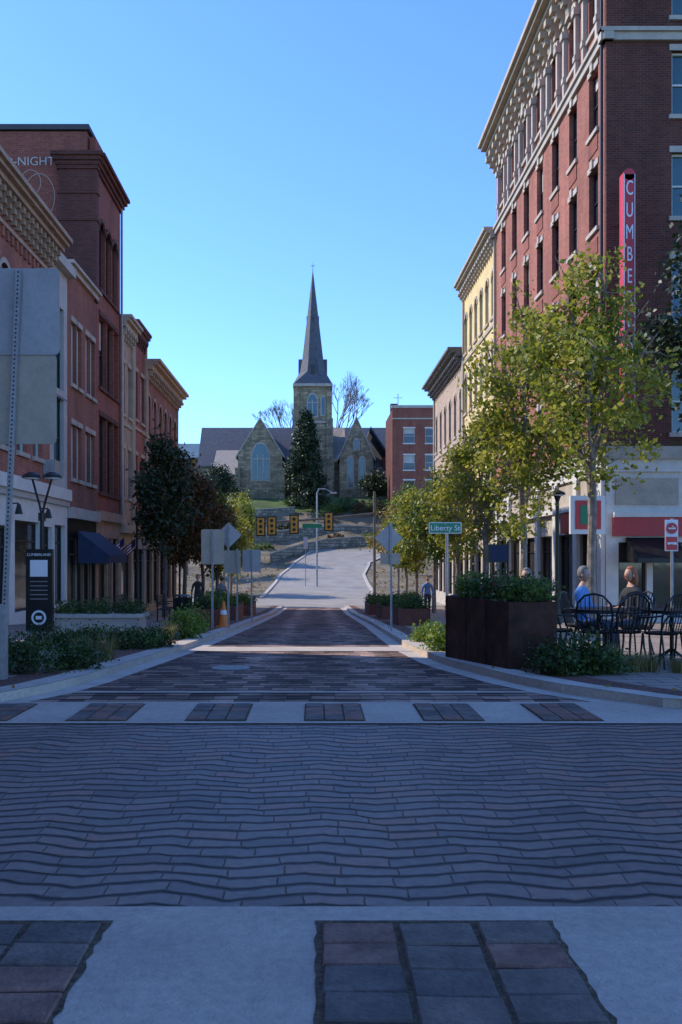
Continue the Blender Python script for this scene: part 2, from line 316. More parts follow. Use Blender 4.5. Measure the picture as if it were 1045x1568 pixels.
# crosswalks
o=O('crosswalk')
strip('','concrete',C(-12),C(12),1.2,3.9,.006,o)
for x in (-3.7,3.9): o.box('joints','joint_sand',x,x+.012,1.2,3.89,.0065,.0075)
random.seed(3)
for x0 in (-1.80,0.0,1.82):
    N=40; le=[(x0+.006+R(-.014,.004),1.3+2.44*i/N) for i in range(N+1)]; re=[(x0+.958+R(-.006,.018),1.3+2.44*i/N) for i in range(N+1)]
    for i in range(N): o.quad('bedding','joint_sand',(le[i][0],le[i][1],.010),(re[i][0],re[i][1],.010),(re[i+1][0],re[i+1][1],.010),(le[i+1][0],le[i+1][1],.010))
    for c in range(3):
        y=3.715-[0,.02,.008][c]
        while y>1.5:
            h=.200+R(-.008,.008); j=R(-.004,.004); t=.017+R(0,.007)
            xa=x0+.022+c*.312; xb=xa+.299; m=random.choice(['paver_a','paver_a','paver_b','paver_c'])
            q=[(xa+R(0,.009),y-h+j),(xb-R(0,.009),y-h-j+R(-.004,.004)),(xb-R(0,.009),y-.011-j),(xa+R(0,.009),y-.011+j)]
            e=.007; cx=sum(p[0] for p in q)/4; cy=sum(p[1] for p in q)/4
            top=[(px+(e if px<cx else -e),py+(e if py<cy else -e),t+R(-.003,.003)) for px,py in q]
            low=[(px,py,t-.008) for px,py in q]; bot=[(px,py,.011) for px,py in q]
            o.add('pavers',m,top+low+bot,[(0,1,2,3)]+[(4+i,4+(i+1)%4,(i+1)%4,i) for i in range(4)]+[(8+i,8+(i+1)%4,4+(i+1)%4,4+i) for i in range(4)])
            y-=h
o.done()
o=O('crosswalk')
strip('','concrete',C(-4.4),C(4.6),8.15,9.35,.012,o)
for k in range(-3,4):
    x0=-.10+k*1.08
    if abs(x0+.3)>3.4: continue
    o.quad('surface','joint_sand',(x0,8.25,.016),(x0+.56,8.25,.016),(x0+.56,9.2,.016),(x0,9.2,.016))
    for c in range(3):
        for r in range(4):
            xa=x0+.015+c*.18; ya=8.27+r*.23
            o.box('pavers',random.choice(['paver_a','paver_b','paver_b','paver_c']),xa,xa+.165,ya,ya+.21,.017,.024+R(0,.006))
o.done()
o=O('concrete_band'); strip('','concrete_light',lambda d:lk(d)+.0,lambda d:rk(d),16.3,17.5,.009,o); o.done()
o=O('concrete_band'); strip('','concrete',lambda d:lk(d)+.28,lambda d:rk(d)-.28,10.0,10.15,.009,o); o.done()
o=O('concrete_band'); strip('','concrete_light',lambda d:lk(d)+.28,lambda d:rk(d)-.28,60.6,62,.009,o); o.done()
o=O('manhole_cover'); x,y,r_=-1.2,13,.28
o.cyl('lid','black_metal',(x,y,gz(y)-.02),(x,y,gz(y)+.012),r_,r_,28)
for k in range(-3,4): o.box('ribs','galv_steel',x-r_*.7,x+r_*.7,y+k*r_*.2-.008,y+k*r_*.2+.008,gz(y)+.012,gz(y)+.016)
o.done()
# ------------------------------------------------------------ facades
ML=lambda a,z,o:(-9+o,a,z)
MR=lambda a,z,o:(9.3-o,a,z)
def facade(o,M,a0,a1,z0,z1,wins,wall,depth=.2,thick=.4,frame='white_paint',sill='limestone',part='wall'):
    A=sorted(set([a0,a1]+[w[0] for w in wins]+[w[1] for w in wins])); Z=sorted(set([z0,z1]+[w[2] for w in wins]+[w[3] for w in wins]))
    for i in range(len(A)-1):
        for j in range(len(Z)-1):
            ca=(A[i]+A[i+1])/2; cz=(Z[j]+Z[j+1])/2
            if any(w[0]<ca<w[1] and w[2]<cz<w[3] for w in wins): continue
            o.quad(part,wall,M(A[i],Z[j],0),M(A[i+1],Z[j],0),M(A[i+1],Z[j+1],0),M(A[i],Z[j+1],0))
    for a in (a0,a1): o.quad(part,wall,M(a,z0,0),M(a,z1,0),M(a,z1,-thick),M(a,z0,-thick))
    o.quad(part,wall,M(a0,z1,0),M(a1,z1,0),M(a1,z1,-thick),M(a0,z1,-thick))
    for w in wins:
        b0,b1,y0,y1=w[:4]; k=w[4] if len(w)>4 else 'dh'; fr=w[5] if len(w)>5 else frame
        for p,q in (((b0,y0),(b0,y1)),((b1,y0),(b1,y1)),((b0,y0),(b1,y0)),((b0,y1),(b1,y1))):
            o.quad(part,wall,M(*p,0),M(*q,0),M(*q,-depth),M(*p,-depth))
        gm={'dh':'glass','blind':'glass','arch':'glass','shop':'glass_shop','teal':'glass_teal'}.get(k,'glass')
        o.quad('windows',gm,M(b0,y0,-depth),M(b1,y0,-depth),M(b1,y1,-depth),M(b0,y1,-depth))
        f=.07
        for (p0,p1,q0,q1) in ((b0,b0+f,y0,y1),(b1-f,b1,y0,y1),(b0+f,b1-f,y0,y0+f),(b0+f,b1-f,y1-f,y1)):
            o.mbox('window_frames',fr,M,p0,p1,q0,q1,-depth+.003,-depth+.06)
        if k in('dh','blind','arch','teal'):
            zm=(y0+y1)/2; o.mbox('window_frames',fr,M,b0+f,b1-f,zm-.03,zm+.03,-depth+.003,-depth+.05)
        if k=='blind':
            c=y1-f-(y1-y0)*R(.45,.85); o.mbox('blinds','curtain',M,b0+f,b1-f,c,y1-f,-depth+.001,-depth+.004+.01)
        elif k=='dh' and random.random()<.35:
            c=y1-f-(y1-y0)*R(.15,.45); o.mbox('blinds','curtain',M,b0+f,b1-f,c,y1-f,-depth+.001,-depth+.014)
        if k=='shop':
            n=max(1,int((b1-b0)/1.3))
            for i in range(1,n): 
                a=b0+(b1-b0)*i/n; o.mbox('window_frames',fr,M,a-.03,a+.03,y0+f,y1-f,-depth+.003,-depth+.05)
            if y1-y0>2: o.mbox('window_frames',fr,M,b0+f,b1-f,y1-.65,y1-.6,-depth+.004,-depth+.055)
        if k=='arch':
            r=(b1-b0)/2; ac=(b0+b1)/2; zc=y1-r; N=6
            for sg in (-1,1):
                pts=[M(ac+sg*r*math.sin(t*math.pi/2/N),zc+r*math.cos(t*math.pi/2/N),-.03) for t in range(N+1)]+[M(ac+sg*r,y1,-.03)]
                o.poly(part,wall,pts)
            for t in range(-N,N):
                t0=t*math.pi/2/N; t1=(t+1)*math.pi/2/N
                P=lambda tt,rr,oo:M(ac+rr*math.sin(tt),zc+rr*math.cos(tt),oo)
                o.quad('trim',sill or wall,P(t0,r,.04),P(t1,r,.04),P(t1,r+.15,.04),P(t0,r+.15,.04))
        if sill and k!='shop':
            o.mbox('trim',sill,M,b0-.1,b1+.1,y0-.14,y0-.003,-.1,.09)
            if k!='arch': o.mbox('trim',sill,M,b0-.08,b1+.08,y1+.003,y1+.2,-.02,.04)
def cornice(o,M,a0,a1,z,steps,mat,bracket=None,bs=.6,bw=.18,bh=.5,bo=.4,bmat=None):
    zz=z
    for (out,h) in steps:
        o.mbox('cornice',mat,M,a0,a1,zz-h,zz-.002,-.3,out); zz-=h
    if bracket:
        a=a0+.2
        while a<a1-.1:
            for k in range(3):
                o.mbox('brackets',bmat or mat,M,a,a+bw,zz-bh*(k+1)/3,zz-bh*k/3-.002,-.02,bo*(1-k/3.3)); 
            a+=bs
    return zz
def mass(o,x0,x1,y0,y1,z0,z1,mat,roof='roof_tar'):
    o.box('walls',mat,x0,x1,y0,y1,z0,z1); o.box('roof',roof,min(x0,x1)+.2,max(x0,x1)-.2,y0+.2,y1-.2,z1,z1+.05)
random.seed(11)
# ---- left A
o=O('brick_commercial_building')
w=[]
for a in (24.4,26.0,27.6,29.2):
    w+= [(a,a+.95,7.9,10.0,'arch'),(a,a+.95,4.7,6.9,'dh')]
facade(o,ML,23.5,31,3.9,11.7,w,'brick_orange')
facade(o,ML,31.003,33.2,3.9,11.6,[(31.5,32.75,7.4,10.3,'teal'),(31.5,32.75,4.3,7.1,'teal')],'grey_paint',frame='black_metal',sill=None)
facade(o,ML,23.5,33.2,-1.5,3.5,[(23.8,25.2,-.2,2.6,'shop'),(25.7,26.9,-.6,2.4,'shop'),(27.4,29.9,-.2,2.6,'shop'),(30.3,31.3,-.8,2.5,'shop'),(31.6,32.9,-.2,2.6,'shop')],'white_paint',frame='black_metal',sill=None,part='storefront')
o.mbox('trim','white_paint',ML,23.5,33.2,3.5,3.9,-.3,.18)
o.mbox('trim','grey_paint',ML,23.5,33.2,3.30,3.497,.003,.1)
mass(o,-25,-9.4,23.5,33.2,-2,11.3,'brick_red')
cornice(o,ML,23.4,31.05,12.25,[(.78,.14),(.66,.12),(.5,.16)],'tan_stone',True,.42,.16,.55,.42)
o.mbox('cornice','tan_stone',ML,23.4,31,11.0,11.12,.0,.1)
o.mbox('cornice','grey_paint',ML,31.05,33.3,11.6,11.95,-.3,.3)
for i in range(18): o.mbox('wall','brick_orange',ML,23.7+i*.41,23.87+i*.41,10.7,10.99,.001,.07)
for z in (3.95,7.25): o.tube('wires','black_metal',[(-8.93,23.5,z-.1),(-8.93,33,z-.15)],.015)
for a in (27.0,30.0): o.cyl('wall_lamp','black_metal',(-8.75,a,2.75),(-8.75,a,3.05),.12,.05,10); o.box('wall_lamp','black_metal',-9,-8.75,a-.02,a+.02,3.05,3.09)
o.box('air_unit','galv_steel',-8.99,-8.6,30.2,30.9,4.2,4.7)
o.done()
# ---- left B
o=O('brick_shop_building')
w=[]
for a in (33.75,35.85):
    w+=[(a,a+.7,7.9,10.2,'blind'),(a+.78,a+1.48,7.9,10.2,'blind'),(a,a+.7,4.4,6.4,'blind'),(a+.78,a+1.48,4.4,6.4,'blind')]
facade(o,ML,33.23,37.6,3.3,12.1,w,'brick_brown')
facade(o,ML,33.23,37.6,-2,2.9,[(33.6,35.1,-.6,2.2,'shop'),(35.3,36.2,-1.0,2.2,'shop'),(36.4,37.4,-.6,2.2,'shop')],'black_metal',frame='tan_stone',sill=None,part='storefront')
o.mbox('trim','grey_paint',ML,33.23,37.6,2.9,3.3,-.3,.2)
mass(o,-25,-9.4,33.23,37.6,-2,11.9,'brick_brown')
cornice(o,ML,33.2,37.6,12.3,[(.25,.12),(.12,.2)],'limestone')
o.done()
o=O('shop_awning')
for a0,a1 in ((33.9,37.3),):
    P=lambda a,z,t:(-9+t,a,z)
    o.quad('canopy','navy_cloth',P(a0,2.45,.21),P(a1,2.45,.21),P(a1,1.55,1.35),P(a0,1.55,1.35))
    o.quad('canopy','navy_cloth',P(a0,1.55,1.35),P(a1,1.55,1.35),P(a1,1.25,1.35),P(a0,1.25,1.35))
    for a in (a0,a1): o.poly('canopy','navy_cloth',[P(a,2.45,.21),P(a,1.55,1.35),P(a,1.25,1.35),P(a,1.25,.21)])
    o.box('canopy','black_metal',-8.98,-7.66,a0+.02,a0+.05,1.2,1.24)
o.done()
# ---- left C (tall)
o=O('tall_brick_building')
w=[(38.1,39.2,12.7,15.6,'arch'),(39.35,40.45,12.7,15.6,'arch'),(40.6,41.7,12.7,15.6,'arch'),
   (38.1,39.5,8.6,11.6,'dh'),(39.6,40.8,8.6,11.6,'dh'),(40.9,41.8,8.6,11.6,'dh'),
   (38.1,39.5,4.2,7.4,'dh'),(39.6,40.8,4.2,7.4,'dh'),(40.9,41.8,4.2,7.4,'dh')]
facade(o,ML,37.63,42.2,3.4,17.4,w,'brick_red',frame='black_metal',sill='brick_dark',depth=.25)
facade(o,ML,37.63,42.2,-2,3.0,[(38,39.6,-.8,2.3,'shop'),(39.8,40.5,-1.1,2.3,'shop'),(40.7,41.9,-.8,2.3,'shop')],'tan_stone',frame='black_metal',sill=None,part='storefront')
o.mbox('trim','tan_stone',ML,37.63,42.2,3.0,3.4,-.3,.15)
mass(o,-26,-9.4,37.63,42.2,-2,19.0,'brick_red')
o.mbox('wall','brick_red',ML,37.9,41.9,17.403,18.9,-.35,-.1)
cornice(o,ML,37.2,42.3,17.95,[(.45,.14),(.33,.14),(.2,.16),(.1,.16)],'brick_dark')
o.box('pier','brick_dark',-10.45,-8.9,37.25,37.625,11.9,17.3)
for k,(e,z0) in enumerate(((.06,17.3),(.12,17.46),(.2,17.62),(.28,17.78))): o.box('pier','brick_dark',-10.45-e,-8.9+e,37.25-e,37.62,z0+.001,z0+.16)
o.box('pier','brick_dark',-10.5,-8.85,37.2,37.62,15.2,15.35); o.box('pier','brick_dark',-10.5,-8.85,37.2,37.62,16.3,16.42)
for i,e in enumerate((.08,.05)): o.box('coping','roof_tar',-26-e,-8.95-.4+e,37.63-e,42.2+e,19.06+i*.12,19.17+i*.12)
o.text('D-NIGHT','curtain',(-11.75,37.61,17.75),.5,ext=.003)
for k in range(24):
    t0=k*2*math.pi/24; t1=(k+1)*2*math.pi/24
    for (rx,rz,cx,cz) in ((.62,.95,-11.35,16.3),(.4,.5,-11.7,16.9)):
        o.quad('ghost_sign','sign_back_tan',*[(cx+(rx+dr)*math.cos(t),37.616,cz+(rz+dr)*math.sin(t)) for t,dr in ((t0,0),(t1,0),(t1,.03),(t0,.03))])
o.tube('downpipe','galv_steel',[(-8.9,42.1,18),(-8.9,42.1,3.5)],.06)
o.done()
# ---- row buildings
def row_building(name,M,a0,a1,h,wall,nw,floors,trim,ground,cornmat,kind='dh',shopw=1.6,brk=True,out=.55,z0=-2.5,sgn=-1,side=None):
    o=O(name); w=[]; sp=(a1-a0)/nw
    for (f0,f1) in floors:
        for i in range(nw):
            c=a0+sp*(i+.5); ww=min(1.0,sp*.55); w.append((c-ww/2,c+ww/2,f0,f1,kind if f0>5 else 'dh'))
    facade(o,M,a0,a1,3.0,h-.3,w,wall,sill=trim)
    n=max(1,int((a1-a0)/2)); sw=[]
    for i in range(n):
        c0=a0+(a1-a0)*i/n+.25; c1=a0+(a1-a0)*(i+1)/n-.25; sw.append((c0,c1,-1.1,1.9,'shop'))
    facade(o,M,a0,a1,z0,2.6,sw,ground,frame='black_metal',sill=None,part='storefront')
    o.mbox('trim',trim,M,a0,a1,2.6,3.0,-.3,.2)
    x=9.4 if sgn<0 else 9.7
    mass(o,sgn*26,sgn*x,a0,a1,z0,h-.35,side or wall)
    for a in (a0+.15,a1-.15):
        o.mbox('pilasters',trim,M,a-.13,a+.13,3.003,h-.6,.0,.12)
    for (f0,f1) in floors[:1]: o.mbox('belt','%s'%trim,M,a0,a1,f0-.55,f0-.38,.0,.07)
    if brk is not None: cornice(o,M,a0-.02,a1+.02,h,[(out,.15),(out*.8,.15),(out*.5,.25)],cornmat,brk,.55,.18,.5,out*.6)
    o.done()
row_building('tan_stone_building',ML,42.23,45,12.7,'tan_stone',2,[(8.2,10.6),(4.3,6.6)],'cream_trim','tan_stone','cream_trim')
row_building('narrow_brick_building',ML,45.03,48.5,13.2,'brick_red',2,[(8.4,10.8),(4.4,6.6)],'tan_stone','grey_paint','brick_dark',out=.35)
row_building('corner_brick_building',ML,48.53,59.5,12.0,'brick_brown',6,[(8.0,10.2),(4.2,6.4)],'tan_stone','tan_stone','tan_stone',kind='arch',out=.8)
o=O('offscreen_shade_building')  # out-of-view building, added and shaped to keep the foreground street in shade
w=[]
for a in range(-22,17,3):
    for z in (5,8.6,12.2): w.append((a+.0,a+1.1,z,z+2,'dh'))
facade(o,lambda a,z,t:(-10+t,a,z),-25,19.6,-1,16,w,'brick_brown')
mass(o,-28,-10.4,-25,19.6,-1,15.6,'brick_brown'); o.done()
# ---- right G
o=O('brick_hotel_building')
w=[]; cols=[30.0+i*2.42 for i in range(7)]
for c in cols:
    for zt in (17.65,14.4,11.0,7.5): w.append((c,c+1.0,zt-2.05,zt,'dh','black_metal'))
    w.append((c,c+1.0,19.0,20.8,'dh','black_metal'))
facade(o,MR,29.2,46.8,4.6,21.7,w,'brick_orange',sill='limestone',depth=.22)
for c in cols:
    for zt in (14.4,11.0,7.5):
        o.mbox('panels','brick_red',MR,c+.0,c+1.0,zt+.5,zt+1.0,.0,.03)
    for q in (-.35,1.15):
        o.mbox('ornament','limestone',MR,c+q,c+q+.2,18.4,21.0,.003,.16); o.mbox('ornament','limestone',MR,c+q-.06,c+q+.26,20.5,20.75,.003,.24); o.mbox('ornament','limestone',MR,c+q-.03,c+q+.23,18.9,19.1,.003,.2)
    o.mbox('ornament','limestone',MR,c+.3,c+.7,20.85,21.4,.0,.22); o.mbox('ornament','limestone',MR,c-.1,c+1.1,21.0,21.12,.0,.14)
    for zt in (17.65,14.4,11.0,7.5): o.mbox('ornament','limestone',MR,c+.38,c+.62,zt+.003,zt+.3,.0,.1)
o.tube('downpipe','black_metal',[(9.2,29.32,4.6),(9.2,29.32,21)],.05)
MC=lambda a,z,t:(a,29.19-t,z)
w=[]
for x in (11.4,13.8,16.2,18.6,21):
    for zt in (20.8,17.65,14.4,11.0,7.5): w.append((x,x+1.15,zt-2.05,zt,'teal','white_paint'))
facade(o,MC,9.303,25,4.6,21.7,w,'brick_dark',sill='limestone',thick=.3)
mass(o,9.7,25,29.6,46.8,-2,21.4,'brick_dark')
for M,a0,a1 in ((MR,29.0,46.8),(MC,9.1,25)):
    o.mbox('belt_course','limestone',M,a0,a1,17.95,18.2,-.2,.12); o.mbox('belt_course','limestone',M,a0,a1,18.2,18.33,-.2,.2)
    o.mbox('belt_course','limestone',M,a0,a1,4.6,5.0,-.18,.2)
cornice(o,MR,28.3,46.9,22.6,[(.95,.2),(.8,.16),(.55,.2),(.3,.25)],'cream_trim',True,.85,.3,.75,.6)
cornice(o,MC,9.0,25,22.6,[(.95,.2),(.8,.16),(.55,.2),(.3,.25)],'cream_trim')
for a in (29.4,35,41,46.2): o.mbox('ornament','cream_trim',MR,a-.3,a+.3,22.6,23.4,-.3,.5)
facade(o,MR,29.2,46.8,-2.5,4.2,[(29.8+i*2.8,32.2+i*2.8,-.7,2.3,'shop') for i in range(6)],'limestone',frame='black_metal',sill=None,part='storefront')
facade(o,MC,9.303,25,-1.5,4.2,[(9.7,10.6,-.5,1.95,'shop'),(10.8,13.2,-.2,1.95,'shop'),(13.5,16,-.2,1.95,'shop'),(16.5,19,-.2,1.95,'shop')],'white_paint',frame='black_metal',sill=None,part='storefront')
o.mbox('fascia','red_paint',MC,9.5,25,2.15,2.75,.003,.16); o.mbox('fascia','white_paint',MC,9.5,25,2.75,2.9,.003,.22)
for x in (9.6,11.9,14.2,16.5): o.mbox('panels','limestone',MC,x,x+2.0,3.15,4.0,.003,.06)
o.mbox('fascia','red_paint',MR,29.4,34,2.35,3.05,.003,.16); o.mbox('fascia','white_paint',MR,29.4,46,3.1,3.3,.003,.22)
o.mbox('fascia','white_paint',MC,9.303,25,4.2,4.6,.0,.1); o.mbox('fascia','white_paint',MR,29.2,46.8,4.2,4.6,.0,.1)
for i in range(7): o.mbox('pilasters','white_paint',MR,29.25+i*2.8,29.7+i*2.8,-1.5,4.19,.0,.14)
o.done()
o=O('shop_awning')
o.extr('canopy','black_metal',[(9.9,29.1,2.1),(9.9,28.0,1.45),(9.9,28.0,1.3),(9.9,29.1,1.3)],(1.6,0,0)); o.done()
o=O('fascia_sign'); o.box('board','sign_white',8.0,9.1,28.6,28.75,2.2,3.4); o.box('board','sign_red',8.15,8.95,28.57,28.598,2.35,3.25)
o.box('board','sign_green',8.3,8.8,28.55,28.568,2.5,3.1); o.cyl('arm','black_metal',(9.1,28.68,3.2),(9.35,29.4,3.2),.03); o.done()
o=O('theatre_blade_sign')
o.box('panel','sign_red',9.53,9.89,28.2,28.6,6.2,13.3)
o.cyl('panel','sign_red',(9.71,28.2,13.3),(9.71,28.6,13.3),.18,.18,20)
o.box('edge','sign_white',9.54,9.557,28.185,28.198,6.2,13.3); o.box('edge','sign_white',9.863,9.88,28.185,28.198,6.2,13.3)
for z in (7,9.5,12): o.box('bracket','black_metal',9.68,9.74,28.6,29.15,z,z+.08)
for i,ch in enumerate('CUMBERLAND'): o.text(ch,'sign_white',(9.71,28.19,12.85-i*.68),.64,ext=.01,sx=.52)
o.done()
row_building('cream_building',MR,46.83,57.1,18.4,'cream_paint',6,[(14.0,16.4),(10.3,12.7),(6.8,8.9),(3.7,5.7)],'cream_trim','limestone','cream_trim',sgn=1,out=.65,kind='arch')
row_building('ornate_cornice_building',MR,57.13,71,14.6,'tan_stone',6,[(9.4,12.2),(5.0,7.6)],'cream_trim','limestone','dark_cornice',sgn=1,out=1.0,kind='arch')
o=O('roof_chimney'); o.box('stack','brick_dark',9.7,10.6,58,59,14.2,15.6); o.box('cap','limestone',9.6,10.7,57.9,59.1,15.6,15.75); o.done()
o=O('distant_brick_building')
MJ=lambda a,z,t:(a,130-t,z)
w=[(12.6+i*3.1,14.2+i*3.1,z,z+2.1,'dh','white_paint') for i in range(6) for z in (6.5,10.2,13.8,17.6)]
facade(o,MJ,11,31,2,22.6,w,'brick_red',sill='white_paint'); o.box('walls','brick_dark',11,31,130.4,142,2,22.4)
o.mbox('parapet','limestone',MJ,10.9,31,22.6,23,-.4,.15)
o.mbox('parapet','limestone',MJ,11,31,21,21.2,0,.1)
o.cyl('antenna','galv_steel',(12,132,22.6),(12,132,25),.06); o.cyl('antenna','galv_steel',(11.4,132,24.4),(12.6,132,24.4),.04)
o.box('chimney','brick_dark',11.1,12.2,134,135,22.5,23.9)
o.done()
o=O('hillside_house'); o.box('walls','limestone',8,12.5,150,158,8,14); o.extr('roof','roof_slate',[(7.6,149.6,14),(12.9,149.6,14),(10.2,149.6,17)],(0,9,0)); o.box('chimney','brick_red',11.2,11.8,152,153,14,18); o.done()
# ------------------------------------------------------------ church
o=O('stone_church',(0,0,1.1))
def gwin(cx,y,z0,z1,w,lights=1,nx=0):
    h=z1-z0; sp=z1-w*.9
    def arch(r,off):
        pts=[(cx-w/2-r,y-off,z0-r),(cx+w/2+r,y-off,z0-r),(cx+w/2+r,y-off,sp)]
        for t in range(1,7):
            a=t/7; pts.append((cx+(w/2+r)*(1-a**1.7),y-off,sp+(z1+r*1.4-sp)*math.sin(a*math.pi/2)**.95))
        pts.append((cx,y-off,z1+r*1.5))
        for t in range(6,0,-1):
            a=t/7; pts.append((cx-(w/2+r)*(1-a**1.7),y-off,sp+(z1+r*1.4-sp)*math.sin(a*math.pi/2)**.95))
        pts.append((cx-w/2-r,y-off,sp)); return pts
    o.extr('window_surrounds','limestone',arch(.2,.06),(0,.06,0)); o.extr('windows','glass_teal',arch(0,.1),(0,.04,0))
    for i in range(1,lights):
        x=cx-w/2+w*i/lights; o.box('tracery','limestone',x-.07,x+.07,y-.17,y-.1,z0,sp+h*.12)
    if lights>1: o.box('tracery','limestone',cx-w/2,cx+w/2,y-.165,y-.1,sp-.1,sp+.06)
o.box('tower','sandstone',-3.3,2.6,150,156,8,28.3)
for sx in (-3.5,1.9):
    for (z0,z1,e) in ((8,17,.55),(17,23,.35),(23,27.5,.18)): 
        o.box('buttress','sandstone',sx-(e-.18 if sx<0 else 0),sx+.9+(e-.18 if sx>0 else 0),150-e-.2,149.99,z0+.002,z1)
o.box('string_course','limestone',-3.45,2.75,149.8,156.1,22.3,22.6); o.box('string_course','limestone',-3.6,2.9,149.65,156.3,28.3,28.75)
gwin(-.4,150,23.4,27.0,1.5,2); gwin(1.35,150,23.6,26.6,.5,1); gwin(-.4,150,14.5,19,1.4,2); gwin(-.4,150,20.2,21.6,.6)
o.box('windows','louvre',2.6,2.63,152,154,23.4,27)
cx,cy=-.35,153
def ring(z,h,n=8,sq=False):
    if sq: return [(cx+h*a,cy+h*b,z) for a,b in ((-1,-.41),(-.41,-1),(.41,-1),(1,-.41),(1,.41),(.41,1),(-.41,1),(-1,.41))]
r0=[(cx+3.2*a,cy+3.2*b,28.75) for a,b in ((-1,-.98),(-.98,-1),(.98,-1),(1,-.98),(1,.98),(.98,1),(-.98,1),(-1,.98))]
r1=ring(31.0,2.15,sq=True); r2=ring(33.2,1.75,sq=True); tip=(cx,cy,48.6)
vs=r0+r1+r2+[tip]
fs=[(i,(i+1)%8,8+(i+1)%8,8+i) for i in range(8)]+[(8+i,8+(i+1)%8,16+(i+1)%8,16+i) for i in range(8)]+[(16+i,16+(i+1)%8,24) for i in range(8)]
o.add('spire','roof_slate',vs,fs)
o.cyl('finial','galv_steel',(cx,cy,48.3),(cx,cy,49.6),.08,.03); o.box('finial','galv_steel',cx-.3,cx+.3,cy-.03,cy+.03,49.0,49.12)
for (dx,dy) in ((0,-1),(1,0),(-1,0)):
    for zb,s in ((30.2,1),(39.5,.35)):
        hw=.6*s; ap=zb+3.2*s; rr=(2.4 if zb<35 else 1.05)
        if dy: 
            o.extr('lucarne','roof_slate',[(cx-hw,cy-rr,zb),(cx+hw,cy-rr,zb),(cx+hw,cy-rr,zb+2*s),(cx,cy-rr,ap),(cx-hw,cy-rr,zb+2*s)],(0,rr*.7,0))
            o.box('lucarne','louvre',cx-hw*.6,cx+hw*.6,cy-rr-.03,cy-rr,zb+.2,zb+1.9*s)
        else:
            o.extr('lucarne','roof_slate',[(cx+dx*rr,cy-hw,zb),(cx+dx*rr,cy+hw,zb),(cx+dx*rr,cy+hw,zb+2*s),(cx+dx*rr,cy,ap),(cx+dx*rr,cy-hw,zb+2*s)],(-dx*rr*.7,0,0))
def gable(x0,x1,y0,y1,zb,ze,za,roofm='roof_slate',ov=.35,ridge='y'):
    xm=(x0+x1)/2
    o.extr('walls','sandstone',[(x0,y0,zb),(x1,y0,zb),(x1,y0,ze),(xm,y0,za),(x0,y0,ze)],(0,y1-y0,0))
    for sx,xe in ((-1,x0),(1,x1)):
        s=(za-ze)/abs(xe-xm); xo=xe+sx*ov; zo=ze-s*ov
        o.extr('roof',roofm,[(xo,y0+.25,zo+.05),(xm,y0+.25,za+.05),(xm,y0+.25,za+.35),(xo,y0+.25,zo+.35)],(0,y1-y0-.2,0))
        o.extr('coping','limestone',[(xo,y0-.12,zo+.05),(xm,y0-.12,za+.05),(xm,y0-.12,za+.38),(xo,y0-.12,zo+.38)],(0,.36,0))
    o.box('cross','limestone',xm-.08,xm+.08,y0-.1,y0+.06,za+.4,za+1.4); o.box('cross','limestone',xm-.35,xm+.35,y0-.09,y0+.05,za+.95,za+1.1)
gable(-12.3,-5.2,146,166,8,16.6,22.3)
gwin(-8.7,146,12.6,18.4,2.7,3)
for x in (-12.6,-5.5): o.box('buttress','sandstone',x-.1,x+.7,145.2,145.99,8,14.5)
o.extr('walls','sandstone',[(-20,158,8),(-20,170,8),(-20,170,16),(-20,164,23),(-20,158,16)],(34,0,0))
for s in (-1,1): o.extr('roof','roof_slate',[(-20.3,164,23.1),(-20.3,164+s*6.4,15.7),(-20.3,164+s*6.4,16),(-20.3,164,23.5)],(34.6,0,0))
gable(4.0,9.4,147,160,8,16.5,22.6)
gwin(5.7,147,11.5,16.3,.8,1); gwin(7.6,147,11.5,16.3,.8,1); gwin(6.7,147,17.6,19.2,.7,1)
o.box('walls','sandstone',9.4,13.4,149,160,8,14.3)
o.extr('roof','roof_slate',[(9.1,148.6,21.2),(13.9,148.6,14.0),(13.9,148.6,14.3),(9.1,148.6,21.6)],(0,12,0))
gwin(11.3,149,10.8,13.2,.9)
o.box('walls','sandstone',2.6,4.0,150.5,158,8,16); o.extr('roof','roof_tan',[(2.7,149.2,16),(5.1,149.2,16.6),(5.1,158,22.4),(2.7,158,22.4)],(0,0,.2))
o.box('walls','sandstone',-16.6,-12.3,150,158,8,13.6); o.extr('roof','roof_tan',[(-17,149.6,13.6),(-12.3,149.6,13.6),(-12.3,158,18.5),(-17,158,18.5)],(0,0,.25))
gwin(-14.4,150,10.8,12.8,.9)
o.done()
o=O('parish_hall',(0,0,.8)); o.box('walls','sandstone',-32,-13,168,182,8,18.5)
o.extr('roof','roof_teal',[(-33,167,18.5),(-12.5,167,18.5),(-15,175,22),(-30,175,22)],(0,0,.3)); o.extr('roof','roof_teal',[(-33,183,18.5),(-12.5,183,18.5),(-15,175,22),(-30,175,22)],(0,0,.3))
o.extr('porch','roof_tan',[(-22,166,15),(-17,166,15),(-19.5,166,19)],(0,6,0)); o.done()
def rwall(name,pts,h,mat='rubble_wall',t=.5):
    o=O(name)
    for (x0,y0),(x1,y1) in zip(pts[:-1],pts[1:]):
        za=gz(y0); zb=gz(y1)
        o.extr('stone',mat,[(x0,y0,za-1),(x1,y1,zb-1),(x1,y1,zb+h),(x0,y0,za+h)],(0,t,0))
        o.extr('coping','limestone',[(x0,y0-.08,za+h),(x1,y1-.08,zb+h),(x1,y1-.08,zb+h+.12),(x0,y0-.08,za+h+.12)],(0,t+.16,0))
    o.done()
rwall('stone_retaining_wall',[(-5.5,112),(-3.6,116),(-1.5,119.5),(1.5,122.3),(6,123.5),(13,123)],1.1)
rwall('stone_retaining_wall',[(-9,124),(-5,126.5),(-1,128.5),(4,129.5),(9,128.5)],1.1)
rwall('stone_retaining_wall',[(-14,135.5),(-8,136.5),(-3,137.5)],.9)
